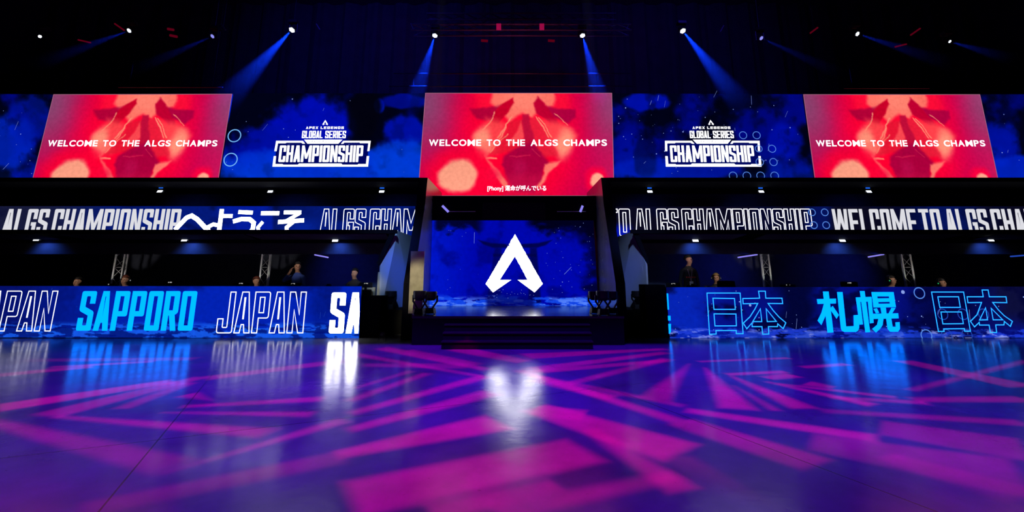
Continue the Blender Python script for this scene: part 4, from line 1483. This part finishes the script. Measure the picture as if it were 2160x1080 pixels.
for (px_, w, h, mk, lab) in (
        (226, .34, .10, True, 'black monitor on the left desk, in front of the leftmost truss'), (358, .40, .17, True, 'black monitor with white mark on the left desk, between the trusses'),
        (508, .42, .13, True, 'black monitor with white mark on the left desk, beside the player in red'), (618, .40, .12, True, 'black monitor with white mark below the player raising an arm'),
        (693, .14, .08, False, 'small black monitor on the left desk, second from the desk end'), (772, .34, .13, True, 'black monitor at the inner end of the left desk'),
        (1420, .36, .12, True, 'black monitor at the inner end of the right desk'), (1460, .30, .06, False, 'low black monitor in front of the standing person'),
        (1532, .46, .17, False, 'large plain black monitor on the right desk, right of the standing person'), (1662, .40, .08, True, 'low black monitor on the right desk, beside the upright truss'),
        (1792, .44, .15, True, 'black monitor with white mark on the right desk, between the trusses'), (2018, .36, .07, False, 'low black monitor near the right end of the right desk')):
    monitor(px_, w, h, lab, mk)

# ------------------------------------------------------------------ people
def skin_body(name, joints, edges, parent, mats, pick, root=0):
    me = bpy.data.meshes.new('tmp')
    me.from_pydata([j[0] for j in joints], edges, [])
    o = bpy.data.objects.new('tmp', me)
    C.objects.link(o)
    md = o.modifiers.new('skin', 'SKIN')
    md.use_smooth_shade = True
    sk = me.skin_vertices[0].data
    for i, j in enumerate(joints):
        r = j[1]
        sk[i].radius = r if isinstance(r, tuple) else (r, r)
        sk[i].use_root = (i == root)
    sb = o.modifiers.new('sub', 'SUBSURF')
    sb.levels = 2
    sb.render_levels = 2
    dg = bpy.context.evaluated_depsgraph_get()
    m2 = bpy.data.meshes.new_from_object(o.evaluated_get(dg))
    m2.name = name
    bpy.data.objects.remove(o)
    bpy.data.meshes.remove(me)
    m2.materials.clear()
    r = link(name, m2, mats, parent, True)
    for p in m2.polygons:
        p.material_index = pick(p.center)
    return r


def person(label, px, py, Y, zf, yaw=0.0, seated=True, cloth=CLOB, hair=HAIRD, headset=None, arms='desk', lean=0.0, extra=None, cap=None, light=1900):
    """px, py: photo pixel of the middle of the head; the body hangs below it down to the platform"""
    hc = at(px, py, Y)
    base = Vector((hc.x, Y, zf))
    t = thing('person', label, 'person', base)
    H = hc.z - zf            # height of the head's middle over the platform
    cy, sy = math.cos(yaw), math.sin(yaw)

    def R(x, y):            # head turn
        return Vector((x * cy - y * sy, x * sy + y * cy, 0))
    J, E = [], []

    def add(p, r, par=None):
        J.append((tuple(p), r))
        if par is not None:
            E.append((par, len(J) - 1))
        return len(J) - 1
    back = .10 if seated else .02
    if seated:
        hz = min(.52, H - .62)
        pel = add((0, back + .06, hz), (.15, .12))
        belly = add((0, back + .06, hz + (H - hz) * .30), (.145, .115), pel)
    else:
        hz = H * .55
        pel = add((0, .02, hz), (.155, .115))
        belly = add((0, .03, hz + .16), (.145, .11), pel)
    zs = H - .27
    chest = add((0, back, zs - .12), (.17, .12), belly)
    sh = add((0, back, zs + .01), (.12, .09), chest)
    neck = add((0, back - .03, H - .14), .055, sh)
    jaw = add(R(0, -.035) + Vector((0, back - .05, H - .065)), (.062, .062), neck)
    face = add(R(0, -.02) + Vector((0, back - .05, H + .02)), (.078, .088), jaw)
    crown = add(R(0, .005) + Vector((0, back - .05, H + .085)), (.062, .075), face)
    hcen = Vector((0, back - .05, H))
    nose = add(hcen + R(0, -.118) + Vector((0, 0, -.01)), .014, face)
    for s in (-1, 1):
        add(hcen + R(s * .088, .012) + Vector((0, 0, .0)), (.013, .026), face)
    hands = []
    for s in (-1, 1):
        sp_ = add((s * .175, back, zs - .01), .068, sh)
        if arms == 'raise' and s < 0:
            el = add((s * .30, back - .22, zs - .12), .048, sp_)
            wr = add((s * .10, back - .26, zs + .12), .032, el)
            dirv = Vector((.30, -.02, .75)).normalized()
        elif arms == 'down':
            el = add((s * .24, back + .02, zs - .30), .048, sp_)
            wr = add((s * .23, back - .06, zs - .55), .033, el)
            dirv = Vector((0, -.1, -1)).normalized()
        else:
            el = add((s * .25, back - .08, zs - .26), .048, sp_)
            wr = add((s * .16, back - .36, max(zs - .24, 1.16 - zf)), .032, el)
            dirv = Vector((-s * .15, -1, -.1)).normalized()
        pw = Vector(J[wr][0])
        pm = add(pw + dirv * .055, (.036, .022), wr)
        sd = dirv.cross(Vector((0, 0, 1)))
        sd = sd.normalized() if sd.length > .2 else Vector((1, 0, 0))
        up = sd.cross(dirv).normalized()
        for q in range(4):
            off = sd * (-.030 + .020 * q)
            b0 = add(pw + dirv * .095 + off, .0095, pm)
            ln = (.060, .072, .068, .052)[q]
            b1 = add(pw + dirv * (.095 + ln * .55) + off - up * .012, .0085, b0)
            add(pw + dirv * (.095 + ln * .9) + off - up * .034, .0075, b1)
        th0 = add(pw + dirv * .045 + sd * .042 * (1 if s < 0 else -1), .011, pm)
        add(pw + dirv * .085 + sd * .062 * (1 if s < 0 else -1) - up * .01, .009, th0)
    for s in (-1, 1):
        hp = add((s * .10, back + .05 if seated else .02, hz - (.02 if seated else .06)), .095, pel)
        if seated:
            kn = add((s * .14, back - .36, max(hz, .44)), .062, hp)
            an = add((s * .13, back - .36, .09), .040, kn)
        else:
            kn = add((s * .11, 0, hz * .52), .062, hp)
            an = add((s * .11, .02, .09), .040, kn)
        add((s * .13, J[an][0][1] - .14, .045), (.042, .034), an)
    zn = H - .155

    def pick(c):
        if c.z > zn:
            return 1
        for hnd in handc:
            if (c - hnd).length < .15:
                return 1
        return 0
    handc = [Vector(j[0]) for j in J if j[1] == (.036, .022)]
    handc = [h + Vector((0, 0, 0)) for h in handc]
    skin_body('body', J, E, t, [cloth, SKIN], pick)
    # hair: a cap over the crown, cut away from the face
    bm = bmesh.new()
    bmesh.ops.create_uvsphere(bm, u_segments=24, v_segments=14, radius=1)
    kill = []
    for v in bm.verts:
        if v.co.z < -.35 or (v.co.y < -.25 and v.co.z < .42) or (v.co.y < .1 and v.co.z < -.02):
            kill.append(v)
    bmesh.ops.delete(bm, geom=kill, context='VERTS')
    for v in bm.verts:
        w = 1 + .04 * math.sin(9 * v.co.x + 5 * v.co.y)
        x, y, z = v.co.x * .098 * w, v.co.y * .118 * w, v.co.z * .118 * w
        v.co = hcen + R(x, y + .01) + Vector((0, 0, z + .035))
    bmo('cap' if cap else 'hair', bm, cap or hair, t, True, world=False)
    # eyes and mouth
    for s in (-1, 1):
        bm = bmesh.new()
        bmesh.ops.create_uvsphere(bm, u_segments=8, v_segments=6, radius=.011)
        bmesh.ops.translate(bm, vec=hcen + R(s * .032, -.098) + Vector((0, 0, .022)), verts=bm.verts)
        bmo('eye', bm, EYE, t, True, world=False)
    bm = box(bmesh.new(), -.024, .024, -.006, .006, -.005, .005, .003)
    for v in bm.verts:
        v.co = hcen + R(v.co.x, v.co.y - .096) + Vector((0, 0, v.co.z - .055))
    bmo('mouth', bm, LIP, t, world=False)
    if headset:
        bm = bmesh.new()
        n = 12
        pp = [hcen + R(.105 * math.cos(math.pi * k / n), .01) + Vector((0, 0, .02 + .125 * math.sin(math.pi * k / n))) for k in range(n + 1)]
        for k in range(n):
            tube(bm, pp[k], pp[k + 1], .011, 6)
        for s in (-1, 1):
            tube(bm, hcen + R(s * .085, .01) + Vector((0, 0, 0)), hcen + R(s * .122, .01), .042, 12)
        tube(bm, hcen + R(.11, -.01) + Vector((0, 0, -.03)), hcen + R(.05, -.13) + Vector((0, 0, -.065)), .006, 6)
        hs = bmo('headset', bm, CASE, t, world=False)
        bm = bmesh.new()
        for s in (-1, 1):
            tube(bm, hcen + R(s * .122, .01), hcen + R(s * .126, .01), .016, 8)
        bmo('headset_light', bm, headset, hs, world=False)
    if extra:
        extra(t, hcen, zs, back)
    spot('added_face_spot', (hc.x + 1.4, 4.0, 6.6), hc + Vector((0, 0, -.05)), light, (1, .86, .72), 3.2, .9, .05)  # added unseen spot per person to brighten the face
    return t


def lanyard(t, hc, zs, back):
    bm = bmesh.new()
    tube(bm, (-.06, back - .115, zs + .03), (.0, back - .155, zs - .30), .007, 6)
    tube(bm, (.06, back - .115, zs + .03), (.0, back - .155, zs - .30), .007, 6)
    bmo('lanyard', bm, mat('mauve_strap', (.35, .25, .40), .7), t, world=False)
    boxo_ = box(bmesh.new(), -.05, .05, back - .17, back - .16, zs - .43, zs - .29, .004)
    bmo('badge', boxo_, mat('pale_badge', (.55, .6, .75), .5), t, world=False)
    v, f = [], []
    for k in range(5):
        x = -.13 + k * .055
        n = len(v)
        v += [(x, back - .148, zs - .20), (x + .038, back - .148, zs - .20), (x + .034, back - .146, zs - .165), (x + .006, back - .146, zs - .165)]
        f.append((n, n + 1, n + 2, n + 3))
    me = bpy.data.meshes.new('chest_print')
    me.from_pydata(v, [], f)
    link('chest_print', me, mat('red_print', (.5, .02, .02), .7), t)


zp = .20
PEOPLE = [
    person('person standing in a black hoodie with lanyard and badge, looking right', 1451, 549, 13.25, zp, .75, False, CLOB, HAIRD, None, 'down', extra=lanyard, light=1900),
    person('seated person with reddish hair and dark top in front of the leftmost truss', 261, 591.5, 13.55, zp, .15, True, CLOB, HAIRR, MARK),
    person('seated person in red jersey beside the truss in the left booth', 539, 594, 13.55, zp, .9, True, CLOR, HAIRR),
    person('person in dark cap and blue shirt raising a hand to the face', 626, 563, 13.6, zp, .5, True, CLOU, HAIRD, None, 'raise', cap=CLOB),
    person('seated person in dark clothes near the inner end of the left desk', 747, 577, 13.6, zp, -.2, True, CLOB, HAIRD),
    person('seated person with fair hair behind the large plain monitor', 1512, 587, 13.55, zp, -.4, True, CLOB, HAIRB, MARK),
    person('seated person in grey jersey with green-lit headset, looking right', 1883, 592, 13.4, zp, .7, True, CLOG, HAIRD, GREENL),
    person('seated person low behind the desk with lit headset at the far right', 1989, 598, 13.4, zp, .4, True, CLOB, HAIRD, GREENL),
    person('seated person barely visible in the dark left of the leftmost truss', 161, 595, 13.55, zp, 0, True, CLOB, HAIRD),
]
# chairs under the seated ones
proto = None
for P_ in PEOPLE[1:]:
    b = P_.location
    if proto is None:
        proto = thing('gaming_chair', '', 'chair', (b.x, b.y, zp), 'black gaming chairs behind the desks')
        o_ = proto.location.copy()
        X0, Y0 = o_.x, o_.y
        boxo('seat', X0 - .24, X0 + .24, Y0 - .14, Y0 + .34, zp + .36, zp + .40, CASE, proto, .015)
        boxo('backrest', X0 - .23, X0 + .23, Y0 + .36, Y0 + .44, zp + .42, zp + .98, CASE, proto, .03)
        bmo('column', tube(bmesh.new(), (X0, Y0 + .1, zp + .06), (X0, Y0 + .1, zp + .36), .03), DARKM, proto)
        bm = bmesh.new()
        for k in range(5):
            a_ = 2 * math.pi * k / 5
            tube(bm, (X0, Y0 + .1, zp + .07), (X0 + .28 * math.cos(a_), Y0 + .1 + .28 * math.sin(a_), zp + .03), .022, 6)
        bmo('star_base', bm, DARKM, proto)
        ch_ = proto
    else:
        ch_ = copy_tree(proto)
        ch_.location = (b.x, b.y, zp)
    w_ = P_['label'].split()
    ch_['label'] = 'black gaming chair under the ' + ' '.join(w_[:11])

# ------------------------------------------------------------------ moving lights standing on the stage edges
def wash_light(px, py_base, z, lab, yaw=0.0, s=1.0):
    b = fl(px, py_base, z)
    t = thing('wash_light', lab, 'stage light', b, 'moving wash lights on the stage edges')

    def L_(x, y, zz):
        return b + Vector((x * math.cos(yaw) - y * math.sin(yaw), x * math.sin(yaw) + y * math.cos(yaw), zz)) * s
    bm = bmesh.new()
    tube(bm, L_(0, 0, .015), L_(0, 0, .14), .15, 8, .12)
    bmo('base', bm, CASE, t)
    bm = bmesh.new()
    for k in (-1, 1):
        tube(bm, L_(k * .05, 0, .13), L_(k * .165, 0, .30), .022, 6)
        tube(bm, L_(k * .165, 0, .28), L_(k * .165, 0, .44), .024, 6)
    bmo('yoke', bm, DARKM, t)
    bm = bmesh.new()
    tube(bm, L_(0, 0, .32), L_(0, 0, .38), .09, 16, .15)
    tube(bm, L_(0, 0, .38), L_(0, 0, .52), .15, 20, .155)
    hd_ = bmo('head', bm, CASE, t)
    bm = tube(bmesh.new(), L_(0, 0, .52), L_(0, 0, .535), .145, 20)
    bmo('lens', bm, DARKM, hd_)
    for k in (-1, 1):
        bm = tube(bmesh.new(), L_(k * .11, -.06, 0), L_(k * .11, -.06, .03), .02, 8)
        bmo('foot', bm, ALU, t)
    return t


for (px_, yb, z, lab, s) in ((823, 652.6, .60, 'black moving wash light on the riser before the left booth end', .88), (884, 664, ZS, 'black moving wash light at the left stage corner, outer one', 1.0), (907, 662, ZS, 'black moving wash light at the left stage corner, inner one', .95),
                             (1256, 661, ZS, 'black moving wash light at the right stage corner, innermost', .95), (1273, 665, ZS, 'black moving wash light at the right stage corner, front one', 1.0), (1291, 661.5, ZS, 'black moving wash light at the right stage corner, outermost', .95), (1346, 652.6, .60, 'black moving wash light on the riser before the right booth end', .88)):
    wash_light(px_, yb, z, lab, random.uniform(-.4, .4), s)
b = fl(803, 711)
t = thing('stage_box', 'small grey cable box on the floor beside the left desk end', 'box', b)
boxo('shell', b.x - .10, b.x + .08, b.y, b.y + .14, 0, .11, mat('grey_metal_box', (.28, .28, .28), .45, .5), t, .008)
boxo('socket_plate', b.x - .07, b.x + .05, b.y - .004, b.y, .03, .08, ALU, t)

# ------------------------------------------------------------------ rigging above
YR = 14.6
def box_truss(x0p, x1p, ytop, ybot, Y, lab, mats=ALU, depth=.4):
    a, b = at(x0p, ytop, Y), at(x1p, ybot, Y)
    t = thing('roof_truss', lab, 'truss', ((a.x + b.x) / 2, Y, b.z), 'trusses under the roof')
    for (y, z) in ((Y, a.z), (Y, b.z), (Y + depth, a.z), (Y + depth, b.z)):
        bmo('chord', tube(bmesh.new(), (a.x, y, z), (b.x, y, z), .03), mats, t)
    bm = bmesh.new()
    n = max(4, int((b.x - a.x) / .45))
    for k in range(n):
        xa, xb = a.x + (b.x - a.x) * k / n, a.x + (b.x - a.x) * (k + 1) / n
        za, zb = (a.z, b.z) if k % 2 else (b.z, a.z)
        tube(bm, (xa, Y, za), (xb, Y, zb), .012, 6)
        tube(bm, (xa, Y + depth, za), (xb, Y + depth, zb), .012, 6)
        tube(bm, (xa, Y, a.z), (xb, Y + depth, a.z), .010, 6)
    bmo('lacing', bm, DARKM, t)
    for xx in (a.x + .5, b.x - .5):
        bmo('hoist_chain', tube(bmesh.new(), (xx, Y + depth / 2, a.z), (xx, Y + depth / 2, 14.0), .008, 6), DARKM, t)
    return t


DT = mat('truss_in_shade', (.10, .09, .12), .4, .6)  # darker copy of the truss metal, shade put into its colour
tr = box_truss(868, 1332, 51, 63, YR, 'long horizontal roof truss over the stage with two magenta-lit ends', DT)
for x in (1052, 1143):
    bm = bmesh.new()
    for dx in (-.055, .0, .055):
        tube(bm, at(x, 50, YR - .05) + Vector((dx, 0, 0)), at(x, 63, YR - .05) + Vector((dx, 0, 0)), .024, 6)
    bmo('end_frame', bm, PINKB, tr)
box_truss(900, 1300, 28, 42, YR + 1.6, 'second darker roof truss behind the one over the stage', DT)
spot('truss_magenta', (0.0, 12.5, 7.9), (0.0, 14.7, 9.4), 60, (1, .08, .35), 100, .8, .1)
for (y, lab, x0, x1) in ((182, 'thin batten pipe just above the middle film screen', 820, 1340), (155, 'thin batten pipe higher above the middle film screen', 830, 1330), (184, 'thin batten pipe above the left film screen', 250, 470), (186, 'thin batten pipe above the right film screen', 1780, 1960)):
    a, b = at(x0, y, YW - .5), at(x1, y, YW - .5)
    t = thing('batten_pipe', lab, 'pipe', (a + b) / 2, 'batten pipes above the screens')
    bmo('pipe', tube(bmesh.new(), a, b, .022), DARKM, t)
    for k in (.1, .9):
        c_ = a.lerp(b, k)
        bmo('drop_wire', tube(bmesh.new(), c_, (c_.x, c_.y, 14.0), .003, 5), DARKM, t)

# faintly seen braces along the roof
for (x, y, dx, dy, red, lab) in ((870, 56, 6, 13, 0, 'short grey truss brace left of the stage beam'), (1323, 57, -6, 12, 0, 'short grey truss brace right of the stage beam'), (471, 57, 10, 13, 0, 'short grey truss brace between the left lamps'), (671, 57, 8, 13, 0, 'short grey truss brace right of the brightest left lamp'),
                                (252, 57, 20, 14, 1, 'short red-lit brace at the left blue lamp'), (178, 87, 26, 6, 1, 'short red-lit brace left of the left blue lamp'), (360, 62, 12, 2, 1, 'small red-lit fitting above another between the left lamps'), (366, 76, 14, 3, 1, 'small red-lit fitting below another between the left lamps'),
                                (1523, 61, -8, 14, 0, 'short grey truss brace right of the brightest right lamp'), (1717, 64, -16, 12, 1, 'short faint red-lit brace between the right lamps'), (1931, 67, -20, 14, 1, 'short red-lit brace right of the right blue lamp'), (1900, 96, 24, -6, 1, 'short red-lit brace below the right blue lamp'), (1022, 86, 14, 1, 1, 'small red-lit fitting hanging below the truss, left'), (1163, 86, 14, 1, 1, 'small red-lit fitting hanging below the truss, right')):
    a, b = at(x - dx / 2, y - dy / 2, YR + .3), at(x + dx / 2, y + dy / 2, YR + .3)
    t = thing('rig_brace', lab, 'brace', (a + b) / 2, 'small braces along the rig')
    bm = bmesh.new()
    tube(bm, a, b, .026 if dy > 4 or dy < -4 else .045, 8)
    bmo('bar', bm, RED_GLOW if red else DT, t)
    c_ = (a + b) / 2
    bmo('drop_wire', tube(bmesh.new(), c_, (c_.x, c_.y, 14.0), .003, 5), DARKM, t)

# moving heads with beams in the haze
def haze_mat(name, density, p0=None, d=None, length=1.0):
    m = bpy.data.materials.new(name)
    m.use_nodes = True
    nt = m.node_tree
    nt.nodes.clear()
    o = nt.nodes.new('ShaderNodeOutputMaterial')
    v = nt.nodes.new('ShaderNodeVolumeScatter')
    v.inputs['Color'].default_value = (1, 1, 1, 1)
    v.inputs['Density'].default_value = density
    v.inputs['Anisotropy'].default_value = 0.0
    nt.links.new(v.outputs[0], o.inputs['Volume'])
    if p0 is not None:          # density falls along the beam, its fading put into the haze
        g = nt.nodes.new('ShaderNodeNewGeometry')
        a = nt.nodes.new('ShaderNodeVectorMath')
        a.operation = 'SUBTRACT'
        a.inputs[1].default_value = p0
        b = nt.nodes.new('ShaderNodeVectorMath')
        b.operation = 'DOT_PRODUCT'
        b.inputs[1].default_value = d
        r = nt.nodes.new('ShaderNodeMapRange')
        r.interpolation_type = 'SMOOTHSTEP'
        r.inputs['From Min'].default_value = 0.05
        r.inputs['From Max'].default_value = length * .98
        r.inputs['To Min'].default_value = density
        r.inputs['To Max'].default_value = 0.0
        nt.links.new(g.outputs['Position'], a.inputs[0])
        nt.links.new(a.outputs[0], b.inputs[0])
        nt.links.new(b.outputs['Value'], r.inputs['Value'])
        nt.links.new(r.outputs[0], v.inputs['Density'])
    return m


HAZE = haze_mat('thin_haze', 0.012)


def moving_head(px, py, tx, ty, lab, power, bright, spread=9.0, length=3.5, col=(.002, .035, 1.0), near=2.2, lens_r=.085):
    p = at(px, py, YR)
    tgt = at(tx, ty, YR - near)
    d = (tgt - p).normalized()
    t = thing('moving_head', lab, 'stage light', p, 'moving head lamps along the roof')
    boxo('base', p.x - .14, p.x + .14, YR - .02, YR + .22, p.z + .30, p.z + .40, CASE, t, .01)
    bm = bmesh.new()
    for k in (-1, 1):
        tube(bm, (p.x + k * .13, YR + .1, p.z + .31), (p.x + k * .13, YR + .1, p.z - .02), .02, 6)
    tube(bm, (p.x - .14, YR + .1, p.z + .29), (p.x + .14, YR + .1, p.z + .29), .022, 6)
    bmo('yoke', bm, CASE, t)
    # the head turns towards the viewer's side of its beam
    look = (d * .6 + (CAM - p).normalized() * .75).normalized()
    bm = tube(bmesh.new(), p - look * .03, p - look * .28, lens_r * 1.15, 12, lens_r * .8)
    bmo('head', bm, CASE, t)
    q = look.to_track_quat('Z', 'Y')
    vs = [tuple(p - look * .02 + q @ Vector((lens_r * math.cos(math.pi * k / 3), lens_r * math.sin(math.pi * k / 3), 0))) for k in range(6)]
    pyd('lens', vs, [tuple(range(6))], HEADL if bright > .6 else HEADD, t)
    bmo('drop_wire', tube(bmesh.new(), (p.x, YR + .1, p.z + .40), (p.x, YR + .1, 14.0), .006, 5), DARKM, t)
    if power:
        lp = p + d * .05
        l = spot('beam_lamp', lp, tgt, power, col, spread * 2, .8, .02)
        l.parent = t
        l.location = lp - p
        bm = bmesh.new()
        l.data.energy = power * 16
        r1 = .03
        r2 = math.tan(math.radians(spread * .95)) * length + r1
        tube(bm, p + d * .10, p + d * length, r1, 28, r2)
        h = bmo('haze', bm, haze_mat('beam_haze', .014, p, d, length))
        tag(h, 'blue haze lit in the beam of the ' + lab[:70], 'haze', 'haze beams', 'stuff')
    return t


for sgn, lab in ((-1, 'faint grey haze column falling on the left portal board'), (1, 'faint grey haze column falling on the right portal board')):
    top = Vector((sgn * 2.05, 12.6, 13.0))
    spot('column_light', top, (sgn * 2.42, 13.4, 3.0), 1000, (.85, 1.0, .92), 5.0, .9, .05)
    d_ = (Vector((sgn * 2.42, 13.4, 3.0)) - top).normalized()
    h = bmo('haze', tube(bmesh.new(), top + d_ * .3, top + d_ * 8.0, .03, 24, .34), HAZE)
    tag(h, lab, 'haze', 'haze beams', 'stuff')
moving_head(84, 77, 20, 84, 'small white lamp at the far left of the roof rig', 0, 1, lens_r=.05)
moving_head(271, 65, 120, 120, 'white-lit moving head second from the left on the rig', 260, 1, 5.0, 4.4, near=-.6, lens_r=.075)
moving_head(447, 77, 330, 128, 'dim violet-lit moving head third from the left on the rig', 170, .4, 5.0, 3.8, near=-.6, lens_r=.075)
moving_head(615, 64, 520, 165, 'brightest moving head on the left, with a wide blue beam', 2600, 1, 9, 4.4, near=-.7, lens_r=.10)
moving_head(917, 76, 885, 180, 'bright moving head left of the stage centre, beam slanting down', 1300, 1, 10.5, 3.4, near=-.9, lens_r=.09)
moving_head(1229, 76, 1258, 180, 'bright moving head right of the stage centre, beam slanting down', 1300, 1, 10.5, 3.4, near=-.9, lens_r=.09)
moving_head(1441, 66, 1520, 165, 'brightest moving head on the right, with a wide blue beam', 2600, 1, 9, 4.2, near=-.7, lens_r=.10)
moving_head(1607, 81, 1720, 132, 'dim violet-lit moving head fourth from the right on the rig', 170, .4, 5.0, 3.8, near=-.6, lens_r=.075)
moving_head(1810, 72, 1960, 120, 'white-lit moving head second from the right on the rig', 260, 1, 5.0, 4.4, near=-.6, lens_r=.075)
moving_head(2005, 88, 2110, 118, 'slim white lamp at the far right of the roof rig', 140, 1, 6, 3.0, near=-.5, lens_r=.05)
